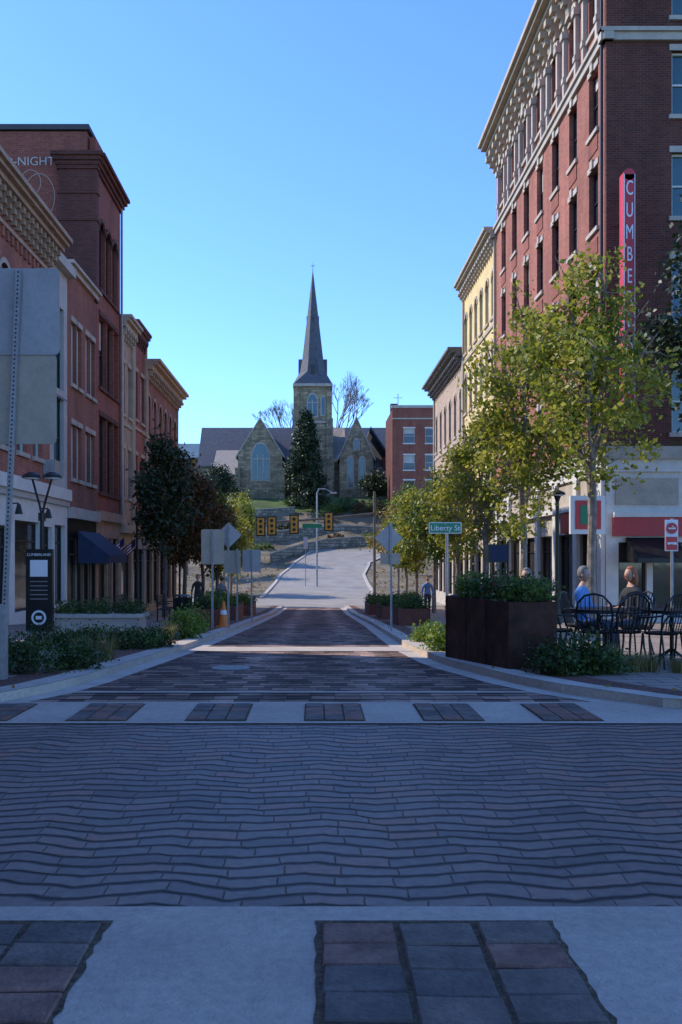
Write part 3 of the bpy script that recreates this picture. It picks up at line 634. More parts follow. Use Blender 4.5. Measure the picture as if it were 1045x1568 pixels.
# ------------------------------------------------------------ foliage
def leafmesh(name,mat,P,size):
    n=len(P)
    a=np.random.normal(0,1,(n,3)); a/=np.linalg.norm(a,axis=1)[:,None]
    b=np.random.normal(0,1,(n,3)); b-=a*(a*b).sum(1)[:,None]; b/=np.linalg.norm(b,axis=1)[:,None]
    s=(size*np.random.uniform(.6,1.3,n))[:,None]; c=np.cross(a,b)
    V=np.stack([P-a*s*.5,P+b*s*.33+c*s*.06-a*s*.05,P+a*s*.55,P-b*s*.33+c*s*.06-a*s*.05],1).reshape(-1,3)
    me=bpy.data.meshes.new(name); me.vertices.add(4*n); me.vertices.foreach_set('co',V.ravel()); me.loops.add(4*n); me.loops.foreach_set('vertex_index',np.arange(4*n))
    me.polygons.add(n); me.polygons.foreach_set('loop_start',np.arange(n)*4); me.polygons.foreach_set('loop_total',np.full(n,4)); me.materials.append(MATS[mat]); me.update(); me.validate()
    return bpy.data.objects.new(name,me)
def tree(name,x,y,H,rx,rz,mat,nleaf=9000,lsize=.13,trunk=.11,lean=0,ry=None,bark='bark_pale',nclus=160,low=None,gap=.0,sig=.2):
    ry=ry or rx; z0=gz(y)+.1; o=O(name,(x,y,z0)); cz=H-rz; 
    base=cz-rz; base=max(base,1.2)
    fork=base*.95; nodes=[]
    o.cyl('trunk',bark,(0,0,-.1),(0,0,fork*.5),trunk*1.25,trunk,9); o.cyl('trunk',bark,(0,0,fork*.5),(.03,.02,fork),trunk,trunk*.9,9)
    prev=Vector((.03,.02,fork)); K=7
    for i in range(1,K+1):
        p=Vector((R(-.15,.15)*i/3,R(-.15,.15)*i/3,fork+(H*.96-fork)*i/K)); o.cyl('trunk',bark,prev,p,trunk*.9*(1-(i-1)/K)+.01,trunk*.9*(1-i/K)+.01,6); nodes.append(p); prev=p
    for j in range(11):
        th=j*2.4+R(-.3,.3); st=fork+(H-fork)*R(0,.55); p=Vector((0,0,st)); tz=min(H*.97,st+R(.9,1.9)*rz*.6); rr=R(.55,.92)
        hh=max(.15,1-((tz-cz)/rz)**2)**.5; end=Vector((math.cos(th)*rx*rr*hh,math.sin(th)*ry*rr*hh,tz)); prev=p
        for i in range(1,6):
            t=i/5; q=p.lerp(end,t)+Vector((R(-.08,.08),R(-.08,.08),.18*math.sin(t*3))); o.cyl('trunk',bark,prev,q,trunk*.5*(1-t*.8)+.006,trunk*.5*(1-(t+.2)*.8)+.006,5); nodes.append(q); prev=q
    cl=[]
    ph=[R(0,6.28) for _ in range(6)]
    while len(cl)<nclus:
        v=Vector((R(-1,1),R(-1,1),R(-1,1)))
        if v.length>1 or v.length<.25: continue
        th=math.atan2(v.y,v.x); lob=.82+.2*math.sin(3*th+ph[0]+v.z*3)+.17*math.sin(5*v.z+ph[1]+th)+.12*math.sin(7*th+ph[2])
        w=(1.0-.35*max(0,v.z)) ; p=Vector((v.x*rx*lob*w,v.y*ry*lob*w,cz+v.z*rz*(.88+.16*math.sin(4*th+ph[3]))))
        if p.z<base*.85: continue
        cl.append(p)
        nn=min(nodes,key=lambda q:(q-p).length+max(0,q.z-p.z)*2)
        mid=nn.lerp(p,.5)+Vector((R(-.05,.05),R(-.05,.05),.05)); o.cyl('twigs',bark,nn,mid,.016,.01,4,False); o.cyl('twigs',bark,mid,p,.01,.005,4,False)
    wt=np.random.gamma(1.1,1,len(cl)); wt/=wt.sum()
    idx=np.random.choice(len(cl),nleaf,p=wt); Cn=np.array([tuple(c) for c in cl])
    P=Cn[idx]+np.random.normal(0,1,(nleaf,3))*np.array([sig*1.1,sig*1.1,sig])
    o.extra.append(leafmesh('foliage',mat,P,lsize)); return o.done()
random.seed(5)
tree('street_tree',6.05,20,8.6,1.8,2.9,'leaf_yellowgreen',6500,.14,.1,nclus=170,sig=.16)
tree('street_tree',5.7,25,9.6,1.9,3.6,'leaf_yellowgreen',6500,.145,.1,nclus=180,sig=.17)
tree('street_tree',5.9,31.5,7.6,1.7,2.7,'leaf_yellowgreen',5000,.15,.1,nclus=130)
tree('street_tree',6.0,38.5,7.4,1.6,2.6,'leaf_yellowgreen',5000,.16,.1,nclus=130)
tree('street_tree',6.0,46,7.0,1.6,2.4,'leaf_green',5000,.17,.1)
tree('street_tree',6.0,54,7.3,1.7,2.6,'leaf_yellowgreen',5000,.19,.1)
tree('street_tree',6.0,60,7.0,1.8,2.5,'leaf_green',5000,.2,.1)
tree('street_tree',7.2,79,8.0,2.4,3,'leaf_gold',5500,.25,.12,sig=.3)
tree('shade_tree',10.8,24,13.5,1.8,5.2,'leaf_dark',10000,.18,.16,bark='bark',nclus=150,sig=.28)
tree('street_tree',-6.0,36.5,7.8,1.35,2.9,'leaf_dark',7500,.16,.1,bark='bark')
tree('street_tree',-6.0,42,7.4,1.5,2.7,'leaf_rust',7500,.17,.1,bark='bark')
tree('street_tree',-5.9,48,7.2,1.5,2.7,'leaf_rust',7000,.18,.1,bark='bark')
tree('street_tree',-5.8,54,6.9,1.5,2.5,'leaf_green',6000,.2,.1,bark='bark')
tree('street_tree',-5.8,63,6.6,1.7,2.4,'leaf_yellowgreen',6000,.2,.1)
tree('street_tree',-8.0,80,8.6,2.6,3.2,'leaf_gold',6000,.26,.12,sig=.3)
tree('street_tree',-14,100,10,3.5,3.8,'leaf_rust',6000,.32,.14,sig=.4)
tree('street_tree',-9.5,112,8.5,2.8,3.2,'leaf_yellowgreen',5000,.3,.14,sig=.35)
tree('hillside_tree',12.5,118,9,3.2,3.6,'leaf_green',6000,.32,.14,sig=.4)
tree('hillside_tree',10.5,100,8,2.8,3.4,'leaf_yellowgreen',6000,.3,.14,sig=.4)
tree('hillside_tree',-14.5,138,7,2.6,2.6,'leaf_dark',5000,.32,.14,sig=.4)
tree('hillside_tree',9.5,141,5.0,3.0,2.0,'leaf_dark',5000,.3,.14,sig=.4)
def conifer(x,y,H,r):
    z0=gz(y); o=O('conifer_tree',(x,y,z0)); o.cyl('trunk','bark',(0,0,0),(0,0,H*.97),.3,.03,8); P=[]
    for i in range(240):
        t=random.random()**.8; z=H*(.03+.95*t); rr=r*(1-t**1.5)**.8*R(.75,1.12)+.1; th=R(0,6.28)
        e=Vector((math.cos(th)*rr,math.sin(th)*rr,z-rr*.2)); 
        o.cyl('branches','bark',(0,0,z),e,.05,.02,4,False)
        for s in np.linspace(.35,1,6): P.append((e.x*s,e.y*s,z-rr*.2*s))
    P=np.array(P); n=22000; Q=P[np.random.randint(0,len(P),n)]+np.random.normal(0,.28,(n,3)); o.extra.append(leafmesh('foliage','leaf_dark',Q,.36)); o.done()
conifer(-1.4,140,15.0,3.5)
def bare(x,y,H):
    o=O('bare_tree',(x,y,gz(y)))
    def br(p,d,l,r,k):
        q=p+d*l; o.cyl('limbs','bark',p,q,r,r*.65,5,False)
        if k==0: return
        for _ in range(3 if k>1 else 4):
            nd_=(d+Vector((R(-.6,.6),R(-.6,.6),R(-.1,.45)))).normalized(); br(q,nd_,l*R(.6,.8),r*.6,k-1)
    br(Vector((0,0,0)),Vector((0,0,1)),H*.34,.35,6); o.done()
bare(4.4,175,23); bare(-4.6,178,19)
def shrub(name,x,y,rx,ry,h,mat,n,size,base=None,dens=14,flower=None):
    b=gz(y)+.1 if base is None else base; o=O(name,(x,y,b)); C=[]
    for i in range(dens*3):
        a=R(0,6.28); q=math.sqrt(random.random()); zz=R(.15,.95)*h*(1-.45*q*q); C.append((math.cos(a)*q*rx,math.sin(a)*q*ry,zz))
        o.cyl('stems','bark',(math.cos(a)*q*rx*.4,math.sin(a)*q*ry*.4,0),C[-1],.008,.004,4,False)
    C=np.array(C); P=C[np.random.randint(0,len(C),n)]+np.random.normal(0,1,(n,3))*np.array([.08,.08,.07])*max(1,h*1.2)
    P[:,2]=np.abs(P[:,2]); o.extra.append(leafmesh('foliage',mat,P,size))
    if flower: 
        P=C[np.random.randint(0,len(C),60)]+np.random.normal(0,.06,(60,3)); P[:,2]+=.08; o.extra.append(leafmesh('blossoms',flower,P,.05))
    o.done()
def grassclump(x,y,h,n=160,r=.12,base=None):
    b=gz(y)+.1 if base is None else base; o=O('ornamental_grass',(x,y,b))
    for i in range(n):
        a=R(0,6.28); q=R(0,r); p=Vector((math.cos(a)*q,math.sin(a)*q,0)); d=Vector((math.cos(a)*R(.05,.5),math.sin(a)*R(.05,.5),1)).normalized(); l=h*R(.6,1.1); w=.006
        s=Vector((-math.sin(a),math.cos(a),0))*w; m=p+d*l*.6; e=p+d*l+Vector((math.cos(a)*.12*l,math.sin(a)*.12*l,-.08*l))
        o.add('blades','grass_blades',[p-s,p+s,m+s*.8,m-s*.8,e],[(0,1,2,3),(3,2,4)])
    o.done()
random.seed(9)
for x,y,r,h in ((-3.55,11.3,.4,.42),(-3.1,11.9,.3,.36),(-4.1,11.6,.42,.5),(-4.6,12.4,.5,.5)): shrub('shrub',x,y,r,r*.8,h,'leaf_shrub',1300,.05)
for x,y,r,h in ((-3.7,15.4,.5,.4),(-3.1,15.6,.4,.33),(-4.4,15.6,.5,.45),(-2.8,16.0,.28,.3)): shrub('shrub',x,y,r,r*.7,h,'leaf_shrub',1400,.055)
for x,y in ((-3.0,13.2),(-3.4,13.5),(-3.3,16.6),(-2.9,18.2)): grassclump(x,y,R(.35,.5),90)
shrub('shrub',-2.75,19.0,.3,.3,.62,'leaf_bright',1500,.06); shrub('shrub',-2.8,21.5,.3,.35,.6,'leaf_bright',1200,.06)
shrub('shrub',2.15,15.2,.26,.35,.42,'leaf_bright',1500,.06); shrub('shrub',2.2,17.6,.3,.3,.4,'leaf_bright',1200,.06)
for x,y,r,h in ((2.95,11.1,.28,.42),(3.22,11.2,.3,.5),(3.5,11.2,.26,.36)): shrub('shrub',x,y,r,.26,h,'leaf_shrub',1300,.055)
for x in (3.75,4.0,4.2,4.5,4.7,5.0,5.25): grassclump(x,11.4+R(-.2,.2),R(.26,.42),110,.14)
for x,y,r,h in ((-7,121,1.6,1.3),(-4,130.5,1.4,1.2),(-10,125,2,1.8),(3,126,1.4,1.0),(8,126,1.8,1.4),(11,128,2,2),(2.5,137,1.6,2),(5,138.5,1.8,2.4),(7.5,137,1.8,2.2),(10,137,2,2.6),(-3.5,141,1.3,1.5),(-12,144,1.6,1.5),(-16,132,2.2,2.2),(-8,108,1.5,1.3),(1,134.5,1.5,1.6),(-9,131,1.5,1.2)):
    shrub('hillside_shrub',x,y,r,r*.8,h,random.choice(['leaf_shrub','leaf_dark','leaf_green','leaf_rust']),1500,.2,base=gz(y)-.1,dens=12)
P=[]
for i in range(1500):
    y=R(80,134); x=R(-14,14)
    if RL(y)-.5<x<RR(y)+.5 and y<121: continue
    P.append((x,y,hz(x,y)+.1))
o=leafmesh('fallen_leaves','leaf_fallen',np.array(P),.3); scene.collection.objects.link(o)
P=[]
for i in range(300):
    s=random.choice((-1,1)); y=R(9,45); x=(rk(y)+R(.1,1.2) if s>0 else lk(y)-R(.1,1.2)); P.append((x,y,gz(y)+.115))
o=leafmesh('fallen_leaves','leaf_fallen',np.array(P),.055); scene.collection.objects.link(o)
def planter_box(name,cx,cy,L,W,h,rot,mat,base=None):
    b=(gz(cy)+.1 if base is None else base); o=O(name,(cx,cy,b),rot); t=.03
    o.box('box',mat,-W/2,W/2,-L/2,-L/2+t,-.1,h); o.box('box',mat,-W/2,W/2,L/2-t,L/2,-.1,h); o.box('box',mat,-W/2,-W/2+t,-L/2+t,L/2-t,-.1,h-.001); o.box('box',mat,W/2-t,W/2,-L/2+t,L/2-t,-.1,h-.001)
    n=max(1,int(L/.7))
    for i in range(n+1): 
        y=-L/2+L*i/n*.985; o.box('ribs',mat,-W/2-.012,-W/2-.001,y,y+.03,-.08,h-.01)
    o.box('soil','soil',-W/2+t,W/2-t,-L/2+t,L/2-t,h-.1,h-.05); o.done()
planter_box('steel_planter',2.57,12.85,2.1,.68,.9,.25,'corten')
for i,(x,y) in enumerate(((2.78,12.1),(2.65,12.5),(2.5,13.0),(2.38,13.5),(2.9,12.3),(2.75,13.1))): shrub('planter_plant',x,y,.27,.3,R(.2,.34),'leaf_shrub' if i%3 else 'leaf_green',1000,.055,base=.92,flower='flower_red' if i==1 else None)
for i in range(3): grassclump(2.55+.1*i,12.3+.4*i,.35,60,.1,base=.92)
for (x,y,L) in ((-3.1,27,3),(-3.2,33.5,3.4),(-3.2,41,3.4),(2.9,28,3),(2.9,35,3.4),(2.9,43,3.4)):
    planter_box('street_planter',x,y,L,.9,.55,0,'corten_red')
    for k in range(3): shrub('planter_plant',x+R(-.1,.1),y-L/3+k*L/3,.42,.5,R(.35,.6),random.choice(['leaf_shrub','leaf_green','leaf_shrub']),900,.07,base=gz(y)+.58)
o=O('concrete_planter',(-5.1,21.8,gz(21.8)+.1)); o.box('rim','concrete_light',-1.05,1.05,-.5,.5,.38,.46); o.box('bowl','concrete',-.98,.98,-.43,.43,0,.379); o.done()
for x in (-5.8,-5.1,-4.4): shrub('planter_plant',x,21.8,.35,.35,.4,'leaf_shrub',900,.06,base=gz(21.8)+.5)
# ------------------------------------------------------------ signs
def perf(o,x,y,z0,z1,lean=0,w=.05):
    o.extr('post','galv_steel',[(x-w/2,y-w/2,z0),(x+w/2,y-w/2,z0),(x+w/2+lean,y-w/2,z1),(x-w/2+lean,y-w/2,z1)],(0,w,0))
    z=z0+.06
    while z<z1-.03:
        xx=x+lean*(z-z0)/(z1-z0); o.cyl('holes','black_metal',(xx,y-w/2-.0015,z),(xx,y-w/2+.002,z),.012,.012,6); z+=.05
def rsign(o,x,y,z,w,h,mat,rot=0):
    r=.05*min(w,h)*1.2; pts=[]
    for sx,sz,a0 in ((1,1,0),(-1,1,90),(-1,-1,180),(1,-1,270)):
        for k in range(4):
            a=math.radians(a0+k*30); pts.append((sx*(w/2-r)+r*math.cos(a),sz*(h/2-r)+r*math.sin(a)))
    P=[(x+px*math.cos(rot)-pz*math.sin(rot),y,z+px*math.sin(rot)+pz*math.cos(rot)) for px,pz in pts]
    o.extr('plate',mat,P,(0,.006,0))
    for s in (-.28,.28): o.cyl('bolts','galv_steel',(x-h*s*math.sin(rot)*1,y-.06,z+s*h),(x-h*s*math.sin(rot),y,z+s*h),.012,.012,6)
o=O('road_sign'); perf(o,-3.60,10.5,0.0,4.8,.2,.055)
rsign(o,-3.44,10.56,4.33,.98,1.0,'sign_back'); rsign(o,-3.48,10.575,3.32,.98,1.04,'sign_back_tan')
o.box('post','galv_steel',-3.66,-3.545,10.44,10.56,0,.95)
o.done()
o=O('road_sign'); zb=gz(24); perf(o,-2.69,24,zb,2.2); rsign(o,-2.69,24.04,1.75,.6,.92,'sign_back_tan'); o.done()
o=O('road_sign'); perf(o,-2.33,24.6,zb,2.4); rsign(o,-2.33,24.65,2.07,.5,.5,'sign_back',math.pi/4); o.done()
o=O('road_sign'); zb=gz(30); perf(o,-2.55,30,zb,1.75); rsign(o,-2.72,30.05,1.32,.55,.75,'sign_back_tan'); o.done()
o=O('road_sign'); perf(o,-2.0-.15,31,zb,1.75); rsign(o,-2.15,31.05,1.35,.62,.75,'sign_back'); o.done()
o=O('road_sign'); zb=gz(23); perf(o,1.92,23,zb,2.35); rsign(o,1.86,23.04,1.96,.5,.5,'sign_back',math.pi/4); rsign(o,1.90,23.04,1.44,.5,.28,'sign_back_tan'); o.done()
o=O('street_name_sign'); zb=gz(18); o.cyl('post','galv_steel',(2.6,18,zb),(2.6,18,2.1),.03,.03,10)
rsign(o,2.56,17.95,2.06,.64,.22,'sign_white'); o.box('plate','sign_green',2.255,2.865,17.944,17.949,1.965,2.155)
o.text('Liberty St','sign_white',(2.56,17.94,2.055),.15,ext=.002); o.done()
o=O('do_not_enter_sign'); o.cyl('post','galv_steel',(5.47,14,0.1),(5.47,14,2.08),.022,.022,8)
rsign(o,5.45,13.96,1.82,.2,.48,'sign_white')
o.cyl('disc','sign_red',(5.45,13.945,1.93),(5.45,13.95,1.93),.085,.085,20); o.box('disc','sign_white',5.395,5.505,13.938,13.944,1.915,1.94)
o.box('disc','sign_red',5.365,5.535,13.945,13.955,1.6,1.8); o.box('disc','sign_white',5.38,5.52,13.94,13.944,1.68,1.715); o.done()
o=O('banner_sign'); o.box('board','navy_cloth',4.6,5.06,24,24.03,1.38,1.78); o.box('frame','black_metal',4.56,5.10,24.032,24.06,1.34,1.82); o.cyl('post','black_metal',(5.08,24.05,gz(24)),(5.08,24.05,1.9),.03); o.done()
o=O('directory_kiosk',(-6.32,21,gz(21)+.1)); o.box('body','black_metal',-.3,.3,-.08,.08,0,1.95); o.box('plinth','concrete',-.34,.34,-.12,.12,0,.06)
o.box('panel','sign_white',-.2,.2,-.087,-.081,1.32,1.7); 
for k in range(5): o.box('panel','sign_back',-.2,.2,-.086,-.081,1.2-k*.1,1.215-k*.1)
o.cyl('seal','sign_white',(0,-.086,.38),(0,-.081,.38),.17,.17,24); o.cyl('seal','black_metal',(0,-.09,.38),(0,-.087,.38),.12,.12,24); o.box('seal','sign_white',-.07,.07,-.094,-.091,.34,.42)
o.text('CUMBERLAND','sign_white',(0,-.084,1.82),.085,ext=.002); o.done()
def lamp(x,y,H=4.0,twin=False):
    o=O('street_lamp',(x,y,gz(y)+.1)); m='black_metal'
    o.cyl('pole',m,(0,0,0),(0,0,.5),.13,.09,12); o.cyl('pole',m,(0,0,.5),(0,0,H-(1.0 if twin else .2)),.065,.05,12)
    def head(hx,hz):
        o.cyl('lamp_head',m,(hx,0,hz),(hx,0,hz+.07),.24,.22,18); o.cyl('lamp_head',m,(hx,0,hz+.07),(hx,0,hz+.14),.22,.08,18); o.cyl('lens','sign_white',(hx,0,hz-.03),(hx,0,hz-.001),.18,.19,16)
    if twin:
        for s in (-1,1):
            pts=[(0,0,H-1.1),(s*.06,0,H-.8),(s*.16,0,H-.45),(s*.24,0,H-.15)]; o.tube('arms',m,pts,.03); head(s*.24*1.05,H-.15)
        o.cyl('collar',m,(0,0,H-1.2),(0,0,H-1.0),.09,.09,12)
    else: 
        o.cyl('neck',m,(0,0,H-.2),(0,0,H),.05,.12,12); head(0,H)
    o.done()
lamp(-6.66,22.3,3.9,True); lamp(-7.4,38,4.0); lamp(-7.4,50,4.0); lamp(8.0,36.5,4.0); lamp(7.4,46,4.0); lamp(7.3,27.5,3.9)
o=O('traffic_signal'); zb=gz(66); m='black_metal'
o.cyl('pole','dark_cornice',(4.3,66,zb),(4.3,66,6.2),.12,.09,10); o.cyl('pole','dark_cornice',(4.3,66,zb),(4.3,66,zb+.4),.2,.18,10)
o.tube('arm','dark_cornice',[(4.3,66,4.6),(2,66,4.35),(-1,66,4.1),(-4.3,66,3.9)],.08,8)
def sig(x,z,dx=0):
    o.box('heads','signal_yellow',x-.24,x+.24,65.7,65.9,z-.60,z+.60); o.box('heads',m,x-.34,x+.34,65.952,65.97,z-.70,z+.70)
    for k in (-1,0,1):
        o.cyl('lenses',m,(x,65.62,z+k*.38),(x,65.7,z+k*.38),.12,.12,12)
sig(-3.9,3.65); sig(-3.1,3.7); sig(-1.5,3.8); sig(1.0,4.0)
o.box('street_plate','sign_green',-.9,.5,65.85,65.87,3.55,3.85)
o.done()
o=O('cobra_street_light'); zb=gz(88); o.cyl('pole','galv_steel',(.2,88,zb),(.2,88,7.6),.1,.07,8); o.tube('arm','galv_steel',[(.2,88,7.6),(.4,88,8),(1,88,8.0),(1.6,88,7.7)],.05); o.box('head','galv_steel',1.5,2.1,87.85,88.15,7.55,7.7)
o.box('sign','sign_back',-1.1,-.7,88,88.03,2.2,3.4); o.box('sign','galv_steel',-.93,-.87,88.03,88.06,zb,3.4); o.done()
o=O('traffic_cone',(-2.55,25.5,gz(25.5)+.1)); o.box('base','cone_orange',-.2,.2,-.2,.2,0,.04); o.cyl('body','cone_orange',(0,0,.04),(0,0,.72),.15,.03,14); o.cyl('stripe','sign_white',(0,0,.35),(0,0,.47),.1,.08,14); o.done()
def flag(x,y,z):
    o=O('national_flag',(x,y,z)); o.cyl('pole','limestone',(0,0,0),(.9,-.3,.7),.015); 
    for r in range(7):
        for c in range(6):
            m='flag_blue' if (c<2 and r>2) else ('flag_red' if r%2==0 else 'sign_white')
            f=lambda cc,rr:(.9-.10*cc+rr*.0,-.3+.04*cc+.04*math.sin(cc*1.2),.7-.08*cc-.6*(1-rr/7)*.8)
            o.quad('cloth',m,f(c,r),f(c+1,r),f(c+1,r+1),f(c,r+1))
    o.done()
flag(-9+.1,38.6,1.6); flag(-9+.1,41,1.6)
def bench(x,y,rot):
    o=O('park_bench',(x,y,gz(y)+.1),rot)
    for k in range(5): o.box('seat','black_metal',-.75,.75,-.22+k*.09,-.15+k*.09,.42,.45)
    for k in range(4): o.box('backrest','black_metal',-.75,.75,.24,.27,.52+k*.1,.59+k*.1)
    for s in (-.7,.7): o.box('leg','black_metal',s-.03,s+.03,-.2,-.15,0,.42); o.box('leg','black_metal',s-.03,s+.03,.20,.238,0,.9); o.box('arm','black_metal',s-.03,s+.03,-.2,.199,.62,.65)
    o.done()
bench(-5.2,25.5,math.pi/2); bench(-5.0,31,math.pi/2); bench(5.0,33,-math.pi/2)
def bin_(x,y):
    o=O('litter_bin',(x,y,gz(y)+.1))
    for k in range(20):
        a=k*2*math.pi/20; o.cyl('slats','black_metal',(.27*math.cos(a),.27*math.sin(a),.05),(.3*math.cos(a),.3*math.sin(a),.85),.02,.02,4)
    o.cyl('liner','black_metal',(0,0,.05),(0,0,.8),.24,.25,16); o.cyl('rim','black_metal',(0,0,.85),(0,0,.9),.32,.2,18); o.done()
bin_(-4.2,29); bin_(4.1,26); bin_(-4.0,38)
def chair(x,y,rot):
    o=O('cafe_chair',(x,y,gz(y)+.1),rot); m='black_metal'
    o.cyl('seat',m,(0,0,.44),(0,0,.46),.21,.22,16)
    for k in range(5): o.box('seat',m,-.19,.19,-.17+k*.08,-.13+k*.08,.461,.468)
    for sx in (-1,1):
        o.tube('legs',m,[(sx*.2,.2,0),(sx*.18,.17,.25),(sx*.18,.15,.45)],.014); o.tube('legs',m,[(sx*.22,-.24,0),(sx*.18,-.19,.25),(sx*.18,-.16,.45)],.014)
        o.tube('arms',m,[(sx*.2,.17,.45),(sx*.27,.17,.6),(sx*.28,.1,.67),(sx*.27,-.1,.68),(sx*.23,-.22,.7)],.013)
    back=[(-.2,-.17,.45),(-.235,-.22,.7),(-.21,-.27,.85),(-.12,-.29,.95),(0,-.3,.98),(.12,-.29,.95),(.21,-.27,.85),(.235,-.22,.7),(.2,-.17,.45)]
    o.tube('backrest',m,back,.015)
    for i in range(-3,4):
        xx=i*.055; zt=.97-abs(i)*.022; o.tube('backrest',m,[(xx*.8,-.18,.46),(xx*1.0,-.24,.7),(xx,-.285,zt)],.007,5)
    o.tube('backrest',m,[(-.23,-.225,.72),(0,-.25,.72),(.23,-.225,.72)],.009,5)
    o.done()
def table(x,y):
    o=O('cafe_table',(x,y,gz(y)+.1)); m='black_metal'; o.cyl('top',m,(0,0,.72),(0,0,.745),.42,.42,28); o.cyl('top',m,(0,0,.70),(0,0,.719),.39,.39,24)
    o.cyl('stem',m,(0,0,.03),(0,0,.7),.03,.03,8)
    for k in range(4):
        a=k*math.pi/2+.5; o.tube('feet',m,[(0,0,.2),(.2*math.cos(a),.2*math.sin(a),.08),(.36*math.cos(a),.36*math.sin(a),.01)],.016)
    o.done()
table(4.1,13.2); table(5.0,12.8); table(3.5,14.9)
for c in ((3.4,12.8,-1.3),(3.8,12.35,-.4),(4.55,12.0,.5),(5.5,12.4,1.2),(4.2,12.4,.2),(3.2,14.2,-2),(5.0,12.0,.2),(5.7,13.2,1.5),(4.75,13.5,2.8)): chair(*c)
# ------------------------------------------------------------ people
def person(x,y,rot,shirt,hair,seated=True,longhair=False,name='seated_man'):
    base=gz(y)+.1
    hip=.52 if seated else .93
    V=[];E=[];Rr=[]
    def v(p,r,par=None):
        V.append(p); Rr.append(r); i=len(V)-1
        if par is not None: E.append((par,i))
        return i
    pel=v((0,0,hip),.15); sp1=v((0,.0,hip+.2),.135,pel); ch=v((0,0,hip+.38),.15,sp1); up=v((0,0,hip+.47),.12,ch); nk=v((0,.01,hip+.56),.055,up); hd=v((0,.03,hip+.64),.05,nk)
    for s in (-1,1):
        sh=v((s*.17,0,hip+.45),.065,up)
        if seated: el=v((s*.24,.06,hip+.2),.045,sh); w=v((s*.16,.30,hip+.22),.028,el)
        else: el=v((s*.25,-.02,hip+.17),.045,sh); w=v((s*.25,.08,hip-.06),.028,el)
        d=Vector(V[w])-Vector(V[el]); d.normalize(); pm=v(tuple(Vector(V[w])+d*.06),.03,w)
        side=Vector((1,0,0)) if seated else Vector((0,1,0))
        for k,(off,l) in enumerate(((-.027,.06),(-.009,.07),(.009,.068),(.027,.055))):
            a=v(tuple(Vector(V[pm])+d*.03+side*off),.010,pm); v(tuple(Vector(V[a])+d*l+Vector((0,0,-.015))),.008,a)
        t=v(tuple(Vector(V[w])+d*.03-side*.03*s+Vector((0,0,.01))),.011,w); v(tuple(Vector(V[t])+d*.035-side*.012*s),.009,t)
        hp=v((s*.09,.02,hip-.03),.10,pel)
        if seated: kn=v((s*.13,.43,hip-.02),.065,hp); an=v((s*.13,.40,.09),.04,kn); v((s*.14,.56,.045),.035,an)
        else: kn=v((s*.10,.02+s*.12,.50),.065,hp); an=v((s*.10,s*.16,.09),.04,kn); v((s*.11,s*.16+.15,.045),.035,an)
    me=bpy.data.meshes.new('body'); me.from_pydata(V,E,[]); ob=bpy.data.objects.new('body',me); scene.collection.objects.link(ob)
    md=ob.modifiers.new('s','SKIN'); md.use_smooth_shade=True
    for i,r in enumerate(Rr): me.skin_vertices[0].data[i].radius=(r,r*(.8 if i in(0,1,2,3) else 1))
    me.skin_vertices[0].data[0].use_root=True
    sd=ob.modifiers.new('d','SUBSURF'); sd.levels=1; sd.render_levels=1
    dg=bpy.context.evaluated_depsgraph_get(); m2=bpy.data.meshes.new_from_object(ob.evaluated_get(dg)); bpy.data.objects.remove(ob)
    for n in (shirt,'trousers','skin','shoe'): m2.materials.append(MATS[n])
    for p in m2.polygons:
        c=p.center; mi=0
        if c.z>hip+.54: mi=2
        elif seated and c.y>.27 and c.z>hip+.14: mi=2
        elif (not seated) and abs(c.x)>.19 and c.z<hip-.04 and c.z>hip-.35: mi=2
        elif c.z<.10: mi=3
        elif c.z<hip+.02 or (seated and c.y>.16 and c.z<hip+.12): mi=1
        p.material_index=mi; p.use_smooth=True
    o=O(name,(x,y,base),rot); o.extra.append(bpy.data.objects.new('body',m2))
    hz_=hip+.73; hy=.04
    def hf(v):
        w=Vector(v); 
        if w.z<0: w.x*=1+.22*w.z; w.y*=1+.1*w.z
        return w
    o.ball('head','skin',(0,hy,hz_),(.074,.092,.115),16,12,hf)
    o.add('head','skin',[(-.015,hy+.085,hz_-.03),(.015,hy+.085,hz_-.03),(0,hy+.118,hz_-.028),(0,hy+.088,hz_+.02)],[(0,1,2),(0,2,3),(1,3,2)])
    for s in (-1,1):
        o.ball('eyes','eye',(s*.03,hy+.082,hz_+.005),(.012,.008,.008),8,6); o.ball('ears','skin',(s*.076,hy-.005,hz_-.01),(.012,.02,.032),8,6)
    o.box('mouth','red_paint',-.022,.022,hy+.083,hy+.088,hz_-.062,hz_-.055)
    o.ball('hair',hair,(0,hy-.016,hz_+.022),(.087,.098,.118),18,14,lambda v:Vector((v.x,(v.y if v.y<.3 else .3+(v.y-.3)*(1.0 if v.z>.45 else .25)),v.z if v.z>-.55 else -.55)))
    if longhair:
        o.ball('hair',hair,(0,hy-.055,hz_-.07),(.10,.07,.16),14,8)
    o.done(('head','hair','eyes','ears'))
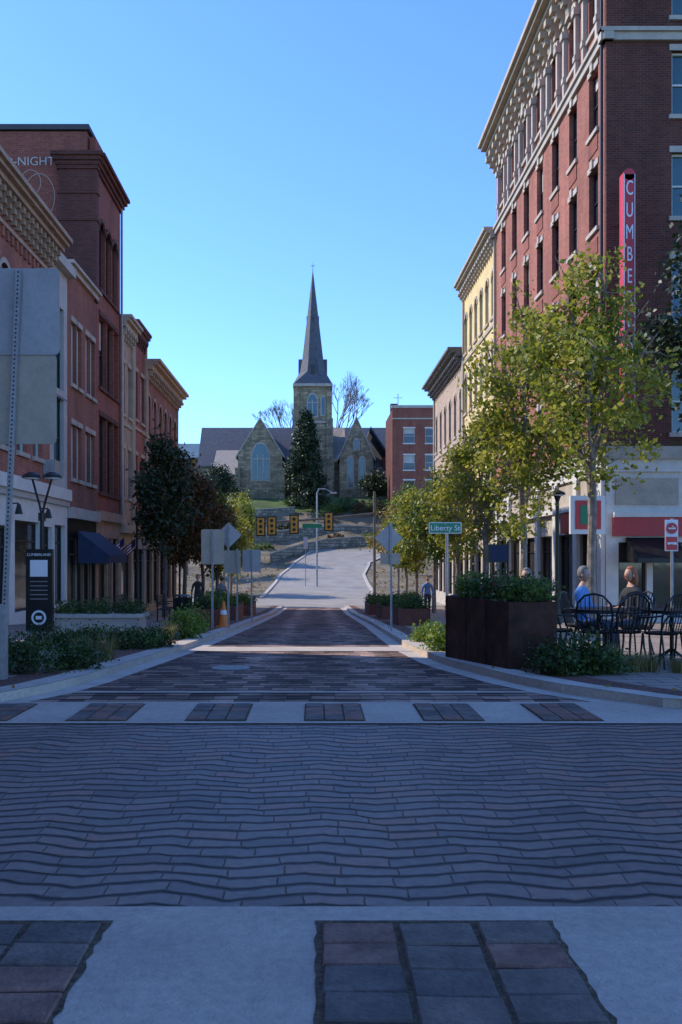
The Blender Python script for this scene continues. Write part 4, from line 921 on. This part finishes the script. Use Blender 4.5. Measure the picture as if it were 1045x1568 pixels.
PEO=((4.12,14.1,-2.2,'shirt_blue','hair_grey',False,'seated_man'),(5.0,14.4,1.9,'shirt_black','hair_auburn',True,'seated_woman'),(3.62,15.6,2.6,'shirt_grey','hair_grey',False,'seated_man'))
for (x,y,r_,sh,hr,lg,nm) in PEO: person(x,y,r_,sh,hr,True,lg,nm); chair(x,y,r_)
person(5.3,43,math.pi,'shirt_blue','hair_dark',False,False,'pedestrian'); person(-5.0,39,math.pi,'shirt_black','hair_dark',False,False,'pedestrian'); person(-4.6,45,0,'shirt_grey','hair_dark',False,False,'pedestrian')
# ------------------------------------------------------------ light
sd=Vector((-1,.40,.87)).normalized(); el=math.asin(sd.z); az=math.atan2(sd.x,sd.y)
L=bpy.data.lights.new('sun','SUN'); L.energy=5.0; L.angle=math.radians(.5); L.color=(1,.91,.78)
so=bpy.data.objects.new('sun',L); scene.collection.objects.link(so); so.rotation_euler=(-sd).to_track_quat('-Z','Y').to_euler()
w=bpy.data.worlds.new('World'); scene.world=w; w.use_nodes=True; nt=w.node_tree
s=nt.nodes.new('ShaderNodeTexSky'); s.sky_type='NISHITA'; s.sun_disc=False; s.sun_elevation=el; s.sun_rotation=az; s.air_density=1.0; s.dust_density=.15; s.ozone_density=2.0
mx=nt.nodes.new('ShaderNodeVectorMath'); mx.operation='MULTIPLY'; mx.inputs[1].default_value=(1.02,1.50,2.35); nt.links.new(s.outputs[0],mx.inputs[0])
bg=nt.nodes['Background']; bg.inputs['Strength'].default_value=.15; nt.links.new(mx.outputs[0],bg.inputs['Color'])
# ------------------------------------------------------------ camera
cam=bpy.data.cameras.new('camera'); co=bpy.data.objects.new('camera',cam); scene.collection.objects.link(co); scene.camera=co
co.location=(0,0,1.5); co.rotation_euler=(math.pi/2,0,0); cam.sensor_fit='HORIZONTAL'; cam.sensor_width=36; cam.lens=36*1400/1045
cam.shift_x=40/1045; cam.shift_y=68/1045; cam.clip_end=5000; cam.clip_start=.1
scene.view_settings.view_transform='Standard'; scene.view_settings.look='None'; scene.view_settings.exposure=0
